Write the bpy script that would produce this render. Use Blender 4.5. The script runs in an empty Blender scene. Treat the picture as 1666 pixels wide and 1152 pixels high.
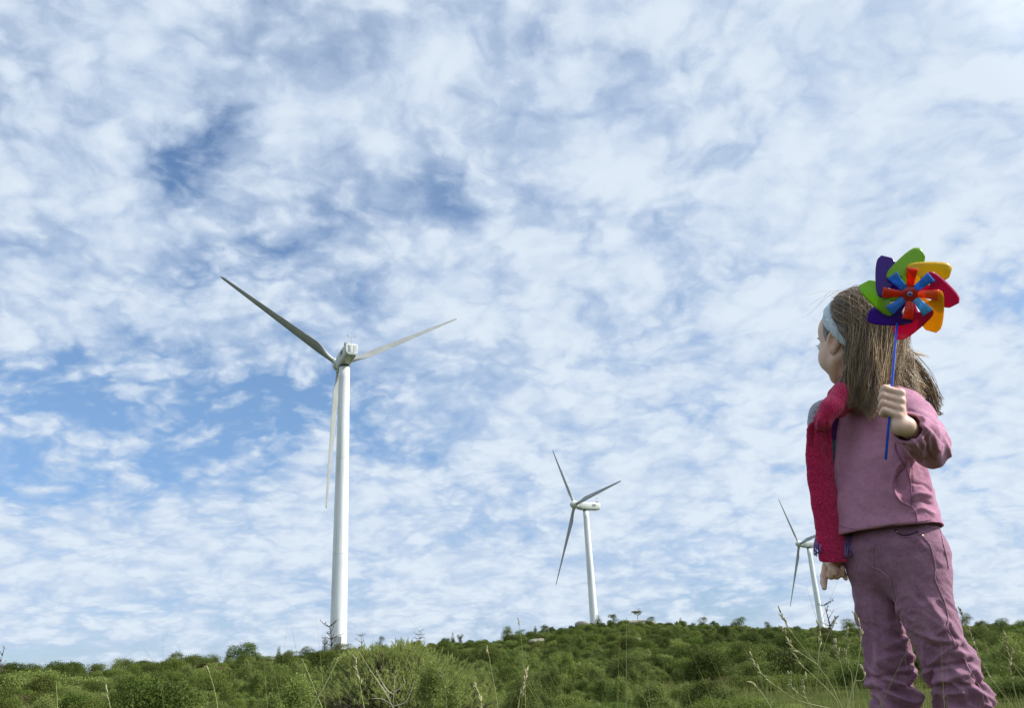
import bpy, bmesh, math, random
import numpy as np
from mathutils import Vector, Matrix
from mathutils.bvhtree import BVHTree
from math import radians, sin, cos, pi, tan, atan2, hypot, exp, sqrt

S = bpy.context.scene
COL = S.collection
rnd = random.Random(7)

# ------------------------------------------------------------------ camera
FPX, PITCH, ROLL, CAMZ = 1426.0, radians(20.6), radians(2.8), 0.32
Fv = Vector((0, cos(PITCH), sin(PITCH))); U0 = Vector((0, -sin(PITCH), cos(PITCH))); R0 = Vector((1, 0, 0))
Rv = R0*cos(ROLL) - U0*sin(ROLL); Uv = U0*cos(ROLL) + R0*sin(ROLL)
CAM = Vector((0, 0, CAMZ))
cd = bpy.data.cameras.new("camera"); cam = bpy.data.objects.new("camera", cd); COL.objects.link(cam)
cd.sensor_width = 36.0; cd.lens = 36.0*FPX/1666.0; cd.clip_start = 0.05; cd.clip_end = 20000
m = Matrix((Rv, Uv, -Fv)).transposed().to_4x4(); m.translation = CAM; cam.matrix_world = m
S.camera = cam
S.render.resolution_x, S.render.resolution_y = 1024, 709
S.view_settings.view_transform = 'Standard'; S.view_settings.look = 'None'
S.view_settings.exposure = 0.0; S.view_settings.gamma = 1.0

def ray(px, py): return (Fv*FPX + Rv*(px-833) - Uv*(py-576)).normalized()
def atY(px, py, Y):
    d = ray(px, py); return CAM + d*(Y/d.y)
def atR(px, py, R):
    d = ray(px, py); return CAM + d*(R/hypot(d.x, d.y))
def proj(P):
    d = Vector(P)-CAM; z = d.dot(Fv); return (833+FPX*d.dot(Rv)/z, 576-FPX*d.dot(Uv)/z)

# ------------------------------------------------------------------ sun + sky
SUN_AZ, SUN_EL = radians(95), radians(38)          # clockwise from +Y
sd = Vector((sin(SUN_AZ)*cos(SUN_EL), cos(SUN_AZ)*cos(SUN_EL), sin(SUN_EL)))
sl = bpy.data.lights.new("sun", 'SUN'); sl.energy = 4.8; sl.angle = radians(0.6); sl.color = (1.0, 0.95, 0.86)
so = bpy.data.objects.new("sun", sl); COL.objects.link(so); so.rotation_euler = sd.to_track_quat('Z', 'Y').to_euler(); so.location = (30, -10, 40)

class NT:
    def __init__(s, tree): s.t = tree; s.n = tree.nodes; s.l = tree.links
    def add(s, typ, ins=None, **kw):
        n = s.n.new(typ)
        for k, v in kw.items(): setattr(n, k, v)
        if ins:
            for k, v in ins.items():
                i = n.inputs[k]
                if isinstance(v, bpy.types.NodeSocket): s.l.new(v, i)
                else: i.default_value = v
        return n
    def m(s, op, a, b=None, c=None, clamp=False):
        ins = {0: a}
        if b is not None: ins[1] = b
        if c is not None: ins[2] = c
        return s.add('ShaderNodeMath', ins, operation=op, use_clamp=clamp).outputs[0]
    def v(s, op, a, b=None):
        ins = {0: a}
        if b is not None: ins[1] = b
        n = s.add('ShaderNodeVectorMath', ins, operation=op)
        return n.outputs['Value'] if op in ('DOT_PRODUCT', 'LENGTH') else n.outputs[0]
    def noise(s, vec, scale, detail=4, rough=0.5, dist=0.0, col=False):
        n = s.add('ShaderNodeTexNoise', {'Vector': vec, 'Scale': scale, 'Detail': detail, 'Roughness': rough, 'Distortion': dist})
        return n.outputs['Color'] if col else n.outputs['Fac']
    def ss(s, x, a, b, lo=0.0, hi=1.0):
        return s.add('ShaderNodeMapRange', {'Value': x, 'From Min': a, 'From Max': b, 'To Min': lo, 'To Max': hi}, interpolation_type='SMOOTHSTEP').outputs[0]
    def mix(s, f, a, b):
        n = s.add('ShaderNodeMix', data_type='RGBA')
        for i, v in ((0, f), (6, a), (7, b)):
            if isinstance(v, bpy.types.NodeSocket): s.l.new(v, n.inputs[i])
            else: n.inputs[i].default_value = v
        return n.outputs[2]

w = bpy.data.worlds.new("World"); S.world = w; w.use_nodes = True
T = NT(w.node_tree); T.n.clear()
D = T.add('ShaderNodeTexCoord').outputs['Generated']
sky = T.add('ShaderNodeTexSky', sky_type='NISHITA', sun_disc=False, sun_elevation=SUN_EL, sun_rotation=SUN_AZ, air_density=1.0, dust_density=0.3, ozone_density=1.6)
sep = T.add('ShaderNodeSeparateXYZ', {0: D})
dz = T.m('MAXIMUM', sep.outputs[2], 0.0)
den = T.m('ADD', dz, 0.32)
uv = T.add('ShaderNodeCombineXYZ', {0: T.m('DIVIDE', sep.outputs[0], den), 1: T.m('DIVIDE', sep.outputs[1], den), 2: 0.0}).outputs[0]
# warp directions for the broad openings in the cloud sheet
wn = T.noise(D, 7.0, 4, 0.6, col=True)
wv = T.v('SUBTRACT', wn, (0.5, 0.5, 0.5))
sc = T.add('ShaderNodeVectorMath', {0: wv, 3: 0.14}, operation='SCALE').outputs[0]
Dw = T.v('ADD', D, sc)
# openings (negative) and thick areas (positive): px centre, radii, tilt, strength
BL = [(865,55,44,26,0,-.26),(900,75,30,24,0,-.25),(955,95,60,18,-15,-.4),(350,180,34,36,0,-.30),(335,215,26,30,0,-.28),(295,240,44,30,30,-.5),(310,285,26,40,0,-.35),(385,420,120,34,25,-.6),
      (505,480,90,30,10,-.4),(205,650,300,75,0,-.75),(455,690,120,60,0,-.8),(690,735,60,26,-20,-.55),(60,580,110,40,10,-.4),(120,770,150,30,0,-.5),
      (1150,930,110,45,5,-.6),(1260,965,110,42,0,-.5),(860,880,210,22,0,-.35),(300,985,230,14,-3,-.45),(120,1035,260,14,0,-.45),
      (560,245,60,30,20,-.2),(735,230,45,80,0,-.25),(30,120,70,50,0,-.3),(1310,40,40,50,0,-.3),(1310,290,90,30,-30,-.3),(740,330,80,45,0,-.3),
      (360,760,140,22,0,-.3),(640,620,120,30,15,-.2),(1580,240,60,25,0,-.15),
      (1500,520,420,520,0,.42),(280,620,260,130,0,-.12),(200,120,300,150,0,-.10),(120,520,380,330,0,-.22),(80,890,180,40,0,.5),(520,860,160,60,0,.3),(1450,800,260,110,0,.45),(1200,600,300,120,0,.15),(1550,500,140,160,0,.25),(600,170,160,80,0,.1),
      (170,340,110,50,0,.15),(80,60,80,40,0,.15),(420,960,220,25,0,.3),(760,990,220,30,0,.35)]
acc = None
for (px, py, rx, ry, tilt, st) in BL:
    c = ray(px, py); up = Vector((0, 0, 1)); e1 = c.cross(up).normalized(); e2 = e1.cross(c).normalized()
    t = radians(tilt+2.8); a1 = e1*cos(t)+e2*sin(t); a2 = -e1*sin(t)+e2*cos(t)
    cs = c.dot(Fv)
    sx, sy = rx/FPX*cs, ry/FPX*cs
    dl = T.v('SUBTRACT', Dw, tuple(c))
    x = T.v('DOT_PRODUCT', dl, tuple(a1/sx)); y = T.v('DOT_PRODUCT', dl, tuple(a2/sy))
    r2 = T.m('MULTIPLY_ADD', x, x, T.m('MULTIPLY', y, y))
    g = T.m('POWER', 0.52, r2)
    acc = T.m('MULTIPLY', g, st) if acc is None else T.m('MULTIPLY_ADD', g, st, acc)
# puffs
wn2 = T.v('SUBTRACT', T.noise(uv, 4.0, 4, 0.55, col=True), (0.5, 0.5, 0.5))
uvw = T.v('ADD', uv, T.add('ShaderNodeVectorMath', {0: wn2, 3: 0.16}, operation='SCALE').outputs[0])
wn3 = T.v('SUBTRACT', T.noise(uv, 22.0, 4, 0.6, col=True), (0.5, 0.5, 0.5))
uvx = T.v('ADD', uvw, T.add('ShaderNodeVectorMath', {0: wn3, 3: 0.035}, operation='SCALE').outputs[0])
big = T.noise(uvw, 3.0, 2, 0.5)
mid = T.noise(uvx, 5.5, 4, 0.5)
vor = T.add('ShaderNodeTexVoronoi', {'Vector': uvx, 'Scale': 13.5, 'Smoothness': 0.65, 'Randomness': 1.0}, feature='SMOOTH_F1').outputs['Distance']
vor2 = T.add('ShaderNodeTexVoronoi', {'Vector': uvx, 'Scale': 36.0, 'Smoothness': 0.6, 'Randomness': 1.0}, feature='SMOOTH_F1').outputs['Distance']
fine = T.noise(uvx, 40.0, 5, 0.6)
pf = T.m('MULTIPLY', T.m('SUBTRACT', 0.45, vor), 0.74)
pf = T.m('MULTIPLY_ADD', T.m('SUBTRACT', 0.45, vor2), 0.34, pf)
pf = T.m('MULTIPLY_ADD', T.m('SUBTRACT', fine, 0.5), 0.50, pf)
d = T.m('MULTIPLY_ADD', T.m('SUBTRACT', big, 0.5), 1.05, T.m('MULTIPLY', pf, T.m('MULTIPLY_ADD', T.m('ABSOLUTE', acc), 1.3, 1.0)))
d = T.m('MULTIPLY_ADD', T.m('SUBTRACT', mid, 0.5), 1.0, d)
d = T.m('MULTIPLY_ADD', acc, 0.56, d)
d = T.m('ADD', d, 0.36)
cover = T.ss(d, -0.74, 0.50)
thick = T.ss(T.m('ADD', T.m('MULTIPLY', acc, 0.35), T.m('MULTIPLY_ADD', T.m('SUBTRACT', mid, 0.5), 1.2, T.m('MULTIPLY', pf, 1.3))), -0.45, 0.50)
# light and grey undersides of the puffs
ccol = T.mix(thick, (0.54, 0.66, 0.84, 1), (0.76, 0.85, 0.95, 1))
cf = T.m('MULTIPLY', cover, 0.96)
# clouds round the sun, mostly off frame, boosted as added fill for the girl
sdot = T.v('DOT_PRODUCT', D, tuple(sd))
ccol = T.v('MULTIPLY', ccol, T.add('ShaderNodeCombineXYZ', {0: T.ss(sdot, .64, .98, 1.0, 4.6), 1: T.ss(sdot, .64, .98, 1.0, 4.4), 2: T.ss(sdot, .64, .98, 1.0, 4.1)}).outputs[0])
skyc = T.v('MULTIPLY', sky.outputs[0], T.mix(T.ss(dz, 0.0, 0.35), (0.50, 0.60, 0.84, 1), (0.88, 0.99, 1.08, 1)))
bs = T.add('ShaderNodeBackground', {'Color': skyc, 'Strength': 0.15})
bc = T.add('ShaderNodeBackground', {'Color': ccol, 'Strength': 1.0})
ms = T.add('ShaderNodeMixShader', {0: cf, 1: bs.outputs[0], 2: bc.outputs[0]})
wo = T.add('ShaderNodeOutputWorld', {0: ms.outputs[0]})
w.cycles.sampling_method = 'MANUAL'; w.cycles.sample_map_resolution = 1024

# ------------------------------------------------------------------ helpers
def tag(o, label=None, cat=None, group=None, kind=None):
    if label: o['label'] = label
    if cat: o['category'] = cat
    if group: o['group'] = group
    if kind: o['kind'] = kind
    return o
def empty(name, loc=(0, 0, 0), rz=0.0):
    o = bpy.data.objects.new(name, None); COL.objects.link(o); o.location = loc; o.rotation_euler = (0, 0, rz); o.empty_display_size = .1
    return o
def mesh_obj(name, V, Fc, mat, parent=None, smooth=True, attrs=None):
    me = bpy.data.meshes.new(name)
    V = np.asarray(V, dtype=np.float32).reshape(-1, 3)
    if isinstance(Fc, np.ndarray):
        n, k = Fc.shape
        me.vertices.add(len(V)); me.vertices.foreach_set('co', V.ravel())
        me.loops.add(n*k); me.loops.foreach_set('vertex_index', Fc.ravel().astype(np.int32))
        me.polygons.add(n); me.polygons.foreach_set('loop_start', np.arange(0, n*k, k, dtype=np.int32))
        me.polygons.foreach_set('loop_total', np.full(n, k, dtype=np.int32))
        me.update(calc_edges=True)
    else:
        me.from_pydata([tuple(map(float, v)) for v in V], [], Fc); me.update()
    if smooth: me.polygons.foreach_set('use_smooth', [True]*len(me.polygons))
    mats = mat if isinstance(mat, (list, tuple)) else [mat]
    for q in mats: me.materials.append(q)
    if attrs:
        for k, a in attrs.items():
            at = me.attributes.new(k, 'FLOAT', 'POINT'); at.data.foreach_set('value', np.asarray(a, dtype=np.float32))
    o = bpy.data.objects.new(name, me); COL.objects.link(o)
    if parent is not None: o.parent = parent
    return o
def newmat(name):
    mt = bpy.data.materials.new(name); mt.use_nodes = True; t = NT(mt.node_tree)
    return mt, t, mt.node_tree.nodes['Principled BSDF']
def c4(c): return (c[0], c[1], c[2], 1)
def simple_mat(name, c1, c2=None, scale=8.0, rough=0.6, bump=0.0, bscale=60.0, detail=5, spec=None, coords='Object', sheen=0.0):
    mt, t, b = newmat(name)
    P = t.add('ShaderNodeTexCoord').outputs[coords]
    if c2 is not None:
        f = t.ss(t.noise(P, scale, detail, 0.6), 0.3, 0.7)
        t.l.new(t.mix(f, c4(c1), c4(c2)), b.inputs['Base Color'])
    else: b.inputs['Base Color'].default_value = c4(c1)
    b.inputs['Roughness'].default_value = rough
    if spec is not None: b.inputs['Specular IOR Level'].default_value = spec
    if sheen: b.inputs['Sheen Weight'].default_value = sheen; b.inputs['Sheen Roughness'].default_value = 0.5
    if bump:
        h = t.noise(P, bscale, 4, 0.6)
        bp = t.add('ShaderNodeBump', {'Height': h, 'Strength': bump, 'Distance': 0.01}); t.l.new(bp.outputs[0], b.inputs['Normal'])
    return mt
def tube(P, R, k=6, cap=True):
    """verts/faces of a tube through points P with radii R"""
    P = [Vector(p) for p in P]; V = []; F = []
    n = len(P); prev = None
    for i in range(n):
        t = (P[min(i+1, n-1)]-P[max(i-1, 0)]).normalized()
        if prev is None:
            a = Vector((0, 0, 1)) if abs(t.z) < .9 else Vector((1, 0, 0)); e = t.cross(a).normalized()
        else: e = (prev - t*prev.dot(t)).normalized()
        prev = e; f = t.cross(e); r = R[i] if hasattr(R, '__len__') else R
        for j in range(k):
            a = 2*pi*j/k; V.append(P[i]+(e*cos(a)+f*sin(a))*r)
    for i in range(n-1):
        for j in range(k): F.append([i*k+j, i*k+(j+1) % k, (i+1)*k+(j+1) % k, (i+1)*k+j])
    if cap: F.append(list(range(k))[::-1]); F.append([(n-1)*k+j for j in range(k)])
    return V, F
class MB:
    def __init__(s): s.V = []; s.F = []
    def add(s, V, F): o = len(s.V); s.V += [tuple(v) for v in V]; s.F += [[i+o for i in f] for f in F]; return s
    def tube(s, P, R, k=6, cap=True): return s.add(*tube(P, R, k, cap))
    def box(s, c, h, M=None):
        V = [Vector((x*h[0], y*h[1], z*h[2])) for x in (-1, 1) for y in (-1, 1) for z in (-1, 1)]
        if M is not None: V = [M @ v for v in V]
        V = [v+Vector(c) for v in V]
        return s.add(V, [[0, 1, 3, 2], [4, 6, 7, 5], [0, 4, 5, 1], [2, 3, 7, 6], [0, 2, 6, 4], [1, 5, 7, 3]])
    def build(s, name, mat, parent=None, smooth=True): return mesh_obj(name, s.V, s.F, mat, parent, smooth)

def vnoise(P, seed=0):
    """value noise in [-1,1] on Nx3 points"""
    P = np.asarray(P, dtype=np.float64); i = np.floor(P).astype(np.int64); f = P-i; f = f*f*(3-2*f)
    def h(a, b, c):
        n = (a*374761393 + b*668265263 + c*1274126177 + seed*974711) & 0x7fffffff
        n = ((n ^ (n >> 13))*1274126177) & 0x7fffffff; n = (n ^ (n >> 16)) & 0xffff
        return n/32767.5-1
    r = 0
    for dx in (0, 1):
        for dy in (0, 1):
            for dz_ in (0, 1):
                wgt = (f[:, 0] if dx else 1-f[:, 0])*(f[:, 1] if dy else 1-f[:, 1])*(f[:, 2] if dz_ else 1-f[:, 2])
                r = r + wgt*h(i[:, 0]+dx, i[:, 1]+dy, i[:, 2]+dz_)
    return r
def fbm(P, oct=4, seed=0):
    P = np.asarray(P, dtype=np.float64); r = 0; a = 1; s = 0
    for o in range(oct): r = r+a*vnoise(P*2**o+o*17.3, seed+o); s += a; a *= .5
    return r/s

# ------------------------------------------------------------------ terrain
RIDGE = [(-500,1120,100),(-100,1106,105),(0,1102,110),(200,1098,115),(400,1080,125),(540,1062,158),(700,1053,165),(830,1042,175),(900,1026,182),
         (960,1015,190),(1043,1013,190),(1200,1021,195),(1340,1026,200),(1500,1022,200),(1666,1028,190),(1900,1040,170),(2400,1080,150)]
AZ = []; 
for (x, y, R) in RIDGE:
    d = ray(x, y+6); AZ.append((atan2(d.x, d.y), d.z/hypot(d.x, d.y), R))
AZa = np.array([a[0] for a in AZ]); AZe = np.array([a[1] for a in AZ]); AZr = np.array([a[2] for a in AZ])
def terr(X, Y):
    X = np.asarray(X, float); Y = np.asarray(Y, float); r = np.hypot(X, Y)+1e-6; a = np.arctan2(X, Y)
    el = np.interp(a, AZa, AZe); R = np.interp(a, AZa, AZr); zr = CAMZ + el*R
    t = np.clip((r-7)/(R-7), 0, 1)
    z0 = -0.02 - 0.012*np.clip(r-2, 0, 12)
    rise = z0+(zr-z0)*np.power(t, 1.65)*(1-0.0*t)
    # soft crest and fall behind
    e = np.clip(r-R, 0, None)
    fall = 11*(1-np.exp(-(e/60.0)**1.5)) + np.clip(e-100, 0, None)*0.02
    behind = np.clip(1-np.clip(Y/ (0.35*r+1e-6), -1, 1)*1.0, 0, 2)/2      # ground behind the viewer stays low
    z = rise - fall
    z = z*(1-behind) + behind*(-0.02-0.004*r)
    amp = np.clip((r-10)/80, 0, 1)
    P = np.stack([X/18, Y/18, np.zeros_like(X)], -1).reshape(-1, 3)
    z = z + (fbm(P, 3, 5).reshape(z.shape))*0.9*amp*(1-0.6*np.exp(-((r-R)/15)**2))
    P = np.stack([X/1.3, Y/1.3, np.zeros_like(X)], -1).reshape(-1, 3)
    z = z + fbm(P, 3, 9).reshape(z.shape)*0.025*np.clip((r-1.2)/3, 0, 1)
    return z
def tz(x, y): return float(terr(np.array([x]), np.array([y]))[0])
rr = np.concatenate([[0.0], np.geomspace(0.3, 420, 230), np.geomspace(450, 9000, 14)])
fa = np.concatenate([np.linspace(-0.75, 0.75, 300), np.linspace(0.75, 2*pi-0.75, 70)[1:-1]])
A, Rr = np.meshgrid(fa, rr, indexing='ij')
GX = Rr*np.sin(A); GY = Rr*np.cos(A); GZ = terr(GX, GY)
na, nr = A.shape
GV = np.stack([GX, GY, GZ], -1).reshape(-1, 3)
I, J = np.meshgrid(np.arange(na), np.arange(nr-1), indexing='ij'); I2 = (I+1) % na
GF = np.stack([I*nr+J, I*nr+J+1, I2*nr+J+1, I2*nr+J], -1).reshape(-1, 4)
mt, t, b = newmat("ground_soil")
P = t.add('ShaderNodeTexCoord').outputs['Object']
f1 = t.ss(t.noise(P, 0.35, 6, 0.6), 0.38, 0.6); f2 = t.ss(t.noise(P, 2.2, 6, 0.7), 0.35, 0.65); f3 = t.ss(t.noise(P, 0.09, 4, .6), .55, .62)
c = t.mix(f1, (0.055, 0.075, 0.018, 1), (0.10, 0.115, 0.035, 1)); c = t.mix(f2, c, (0.045, 0.055, 0.018, 1)); c = t.mix(t.m('MULTIPLY', f3, 0.12), c, (0.24, 0.21, 0.14, 1))
t.l.new(c, b.inputs['Base Color']); b.inputs['Roughness'].default_value = 0.95; b.inputs['Specular IOR Level'].default_value = 0.0
bp = t.add('ShaderNodeBump', {'Height': t.noise(P, 3.0, 8, 0.7), 'Strength': 0.8, 'Distance': 0.2}); t.l.new(bp.outputs[0], b.inputs['Normal'])
tag(mesh_obj('ground', GV, GF, mt), kind='structure')
# ------------------------------------------------------------------ turbines
M_GRIME = 0
M_TOWER, t, b = newmat("painted_steel")
P = t.add('ShaderNodeTexCoord').outputs['Object']
st = t.noise(t.v('MULTIPLY', P, (1.2, 1.2, 0.06)), 1.0, 6, 0.65)
t.l.new(t.mix(t.ss(st, .42, .72), (0.74, 0.76, 0.75, 1), (0.52, 0.54, 0.51, 1)), b.inputs['Base Color']); b.inputs['Roughness'].default_value = 0.38
M_BLADE = simple_mat("blade_gelcoat", (0.34, 0.35, 0.33), (0.27, 0.28, 0.26), 0.35, 0.42)
M_NAC = simple_mat("nacelle_shell", (0.62, 0.64, 0.61), (0.48, 0.50, 0.46), 0.8, 0.45)
M_DARK = simple_mat("dark_gap", (0.06, 0.065, 0.065), rough=0.6)
M_GREY = simple_mat("grey_metal", (0.25, 0.26, 0.26), rough=0.5)
def turbine(px, py, Dst, yaw, L, ph, Rt, Rb, label, pitch):
    top = atR(px, py, Dst)
    zb = tz(top.x, top.y)-0.3
    root = empty('wind_turbine', (top.x, top.y, zb)); tag(root, label, 'wind turbine', 'wind turbines on the hill')
    H = top.z-zb
    mb = MB(); n = 48; zs = [i/24 for i in range(25)]
    V = []; F = []
    for s in zs:
        r = Rb+(Rt-Rb)*s
        for j in range(n): V.append((r*cos(2*pi*j/n), r*sin(2*pi*j/n), H*s))
    for i in range(len(zs)-1):
        for j in range(n): F.append([i*n+j, i*n+(j+1) % n, (i+1)*n+(j+1) % n, (i+1)*n+j])
    F.append([(len(zs)-1)*n+j for j in range(n)]); mb.add(V, F)
    tw = mb.build('tower', M_TOWER, root)
    a = -yaw   # rotation about z so that local +Y points along yaw (cw from +Y)
    Rz = Matrix.Rotation(-radians(yaw), 3, 'Z')
    def W(v): return Rz @ Vector(v)
    for s in (.33, .66):
        q = MB(); r = Rb+(Rt-Rb)*s; q.tube([(0, 0, H*s-.04), (0, 0, H*s+.04)], [r+.012]*2, 48); q.build('flange', M_NAC, root)
    # door at the foot
    d = MB(); d.box((0, 0, 0), (0.5, 0.06, 1.1)); o = d.build('door', M_GREY, root, False)
    dirc = Vector((-top.x, -top.y, 0)).normalized(); o.location = dirc*(Rb*0.985)+Vector((0, 0, 2.2)); o.rotation_euler = (0, 0, atan2(dirc.y, dirc.x)-pi/2)
    # yaw ring
    y = MB(); y.tube([(0, 0, H-0.02), (0, 0, H+0.28)], [Rt*1.04, Rt*1.04], 40); y.build('yaw_ring', M_DARK, root)
    # nacelle: lofted rounded-box sections along local y (front +)
    secs = [(-5.6, 1.25, 0.55, 2.75), (-5.45, 1.38, 0.35, 2.95), (-4.6, 1.46, 0.15, 3.02), (-1.6, 1.50, -0.0, 3.05), (1.5, 1.45, 0.0, 2.95), (2.9, 1.18, 0.25, 2.75), (3.35, 0.95, 0.5, 2.5)]
    secs = [(a_*.95, b_*.86, c_*.86+0.3, d_*.86+0.3) for a_, b_, c_, d_ in secs]
    V = []; F = []; k = 28
    for (yy, hw, z0, z1) in secs:
        zc = (z0+z1)/2; hh = (z1-z0)/2
        for j in range(k):
            q = 2*pi*j/k; cx, cz = cos(q), sin(q); e = 0.34
            x = hw*math.copysign(abs(cx)**e, cx); z = zc+hh*math.copysign(abs(cz)**e, cz)
            if z < zc: x *= 1-0.30*((zc-z)/hh)**2           # narrower keel
            V.append(W((x, yy, H+z)))
    m_ = len(secs)
    for i in range(m_-1):
        for j in range(k): F.append([i*k+j, i*k+(j+1) % k, (i+1)*k+(j+1) % k, (i+1)*k+j])
    F.append(list(range(k))); F.append([(m_-1)*k+j for j in range(k)][::-1])
    nb = MB(); nb.add(V, F); nac = nb.build('nacelle', M_NAC, root, True)
    md = nac.modifiers.new('b', 'EDGE_SPLIT'); md.split_angle = radians(35)
    # rear door panel, hatch and side vents
    for nm, cx, cz, hx, hz in (('rear_hatch', 0.02, 1.95, 0.30, 0.66), ('rear_seam', -0.62, 1.95, 0.04, 0.72)):
        q = MB(); q.box((0, 0, 0), (hx, 0.03, hz)); oo = q.build(nm, M_NAC if nm and hx > .1 else M_DARK, nac, False)
        oo.location = W((cx, -5.34, H+cz*.86+.05)); oo.rotation_euler = (0, 0, -radians(yaw))
        if hx > .1:
            for sx in (-1, 1):
                g = MB(); g.box((0, 0, 0), (0.035, 0.035, hz)); go = g.build('seam', M_DARK, nac, False); go.location = W((cx+sx*(hx+.05), -5.34, H+cz*.86+.05)); go.rotation_euler = (0, 0, -radians(yaw))
    for s_ in (-1, 1):
        for i in range(4):
            q = MB(); q.box(W((s_*1.265, -2.6, H+1.55+i*0.2)), (0.04, 0.75, 0.05), Rz); q.build('vent_slot', M_DARK, nac, False)
    # wind vane mast on the roof
    q = MB(); q.tube([W((0, -4.7, H+2.85)), W((0, -4.7, H+4.2))], [.05, .035], 6); q.tube([W((-.7, -4.7, H+4.3)), W((.7, -4.7, H+4.3))], .03, 6)
    for s_ in (-.7, .7): q.tube([W((s_, -4.7, H+4.3)), W((s_, -4.7, H+4.65))], [.03, .09], 6)
    q.box(W((-0.9, -4.3, H+3.05)), (.25, .35, .18), Rz)
    q.build('wind_vane', M_GREY, root, False)
    # rotor
    ax = Vector((sin(radians(yaw))*cos(radians(5)), cos(radians(yaw))*cos(radians(5)), sin(radians(5))))
    h = ax.cross(Vector((0, 0, 1))).normalized(); u = h.cross(ax)
    hc = Vector((0, 0, H+1.6))+ax*4.2
    V = []; F = []; k = 32; prof = [(-0.95, 1.05), (-0.7, 1.22), (0.0, 1.3), (0.6, 1.22), (1.15, 0.95), (1.5, 0.6), (1.68, 0.22), (1.72, 0.0)]
    for (s_, r_) in prof:
        for j in range(k): V.append(hc+ax*s_+(h*cos(2*pi*j/k)+u*sin(2*pi*j/k))*max(r_, .001))
    for i in range(len(prof)-1):
        for j in range(k): F.append([i*k+j, i*k+(j+1) % k, (i+1)*k+(j+1) % k, (i+1)*k+j])
    F.append(list(range(k))[::-1]); q = MB(); q.add(V, F); q.build('hub', M_NAC, root)
    for kk in range(3):
        g = radians(ph+120*kk); rd = h*cos(g)+u*sin(g); tg = ax.cross(rd).normalized()
        V = []; F = []; n = 40; k = 20
        for i in range(n+1):
            s_ = i/n; r_ = 1.0+(L-1.0)*s_
            if s_ < 0.04: ch = 0.95; th = 0.95
            else:
                w_ = min(1, (s_-0.04)/0.15); w_ = w_*w_*(3-2*w_)
                chm = 1.85*(1-0.78*max(0, (s_-0.19)/0.81)**0.9); ch = 0.95*(1-w_)+chm*w_; th = 0.95*(1-w_)+w_*chm*(0.30-0.16*s_)
            if s_ > .97: ch *= 1-((s_-.97)/.03)**2*.85; th *= 1-((s_-.97)/.03)**2*.7
            tw_ = radians(14*(1-s_)**2+pitch)
            cdir = tg*cos(tw_)-ax*sin(tw_); tdir = tg*sin(tw_)+ax*cos(tw_)
            bend = ax*(-0.9*s_*s_*0)
            for j in range(k):
                q_ = 2*pi*j/k; x = cos(q_); y_ = sin(q_)
                wsh = 1.0 if s_ < .04 else (1-w_)+w_*(0.35+0.65*((1-x)/2)**0.6 if x > -0.999 else 1.0)
                off = 0.0 if s_ < .04 else w_*ch*0.18
                V.append(hc+rd*r_+bend+cdir*(x*ch/2+off)+tdir*(y_*th/2*wsh))
        for i in range(n):
            for j in range(k): F.append([i*k+j, i*k+(j+1) % k, (i+1)*k+(j+1) % k, (i+1)*k+j])
        F.append([n*k+j for j in range(k)]); q = MB(); q.add(V, F); q.build('blade', M_BLADE, root)
        q = MB(); q.tube([hc+rd*1.0, hc+rd*1.55], .56, 24); q.build('blade_bearing', M_NAC, root)
    return root
turbine(560.5, 598, 157, -25.0, 27.45, 27.5, 0.99, 1.46, 'largest and nearest white wind turbine at left, seen from behind its nacelle', 33)
turbine(953, 832, 296, 241.8, 28, 55.8, 0.92, 1.5, 'middle white wind turbine rising behind the rocky hill crest', 2)
turbine(1316, 893, 404, 258, 28, 55.8, 0.92, 1.5, 'farthest and smallest white wind turbine, next to the hanging hand of the girl', 2)
# ------------------------------------------------------------------ vegetation
def leaf_mat(name, ca, cb, cc, trans=0.3, nscale=1.3, obj_var=0.5):
    mt, t, b = newmat(name)
    P = t.add('ShaderNodeTexCoord').outputs['Object']
    oi = t.add('ShaderNodeObjectInfo').outputs['Random']
    geo = t.add('ShaderNodeNewGeometry').outputs['Random Per Island']
    f = t.ss(t.noise(P, nscale, 3, 0.6), 0.35, 0.65)
    gp = t.add('ShaderNodeNewGeometry').outputs['Position']
    c = t.mix(f, c4(ca), c4(cb)); c = t.mix(t.m('MULTIPLY', t.ss(t.noise(gp, .07, 4, .6), .48, .62), .6*obj_var), c, c4([q*1.1 for q in cc])); c = t.mix(t.m('MULTIPLY', oi, obj_var), c, c4(cc))
    c = t.mix(t.m('MULTIPLY', geo, 0.35), c, c4([q*1.5 for q in cb]))
    wn_ = t.add('ShaderNodeTexWhiteNoise', {'W': t.m('MULTIPLY', oi, 91.7)}, noise_dimensions='1D').outputs['Value']
    kf = t.m('MULTIPLY_ADD', wn_, .75*min(1, obj_var*1.3), 1-.5*min(1, obj_var*1.3)); c = t.v('MULTIPLY', c, t.add('ShaderNodeCombineXYZ', {0: kf, 1: kf, 2: kf}).outputs[0])
    t.l.new(c, b.inputs['Base Color']); b.inputs['Roughness'].default_value = 0.6; b.inputs['Specular IOR Level'].default_value = 0.12
    tr = t.add('ShaderNodeBsdfTranslucent', {'Color': c})
    mx = t.add('ShaderNodeMixShader', {0: trans, 1: b.outputs[0], 2: tr.outputs[0]})
    t.l.new(mx.outputs[0], mt.node_tree.nodes['Material Output'].inputs['Surface'])
    return mt
M_LEAF = leaf_mat("evergreen_leaves", (0.048, 0.078, 0.012), (0.110, 0.155, 0.026), (0.165, 0.185, 0.040), 0.32, 1.2, 0.8)
M_LEAFD = leaf_mat("dark_leaves", (0.045, 0.068, 0.012), (0.090, 0.120, 0.020), (0.110, 0.130, 0.030), 0.3)
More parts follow.
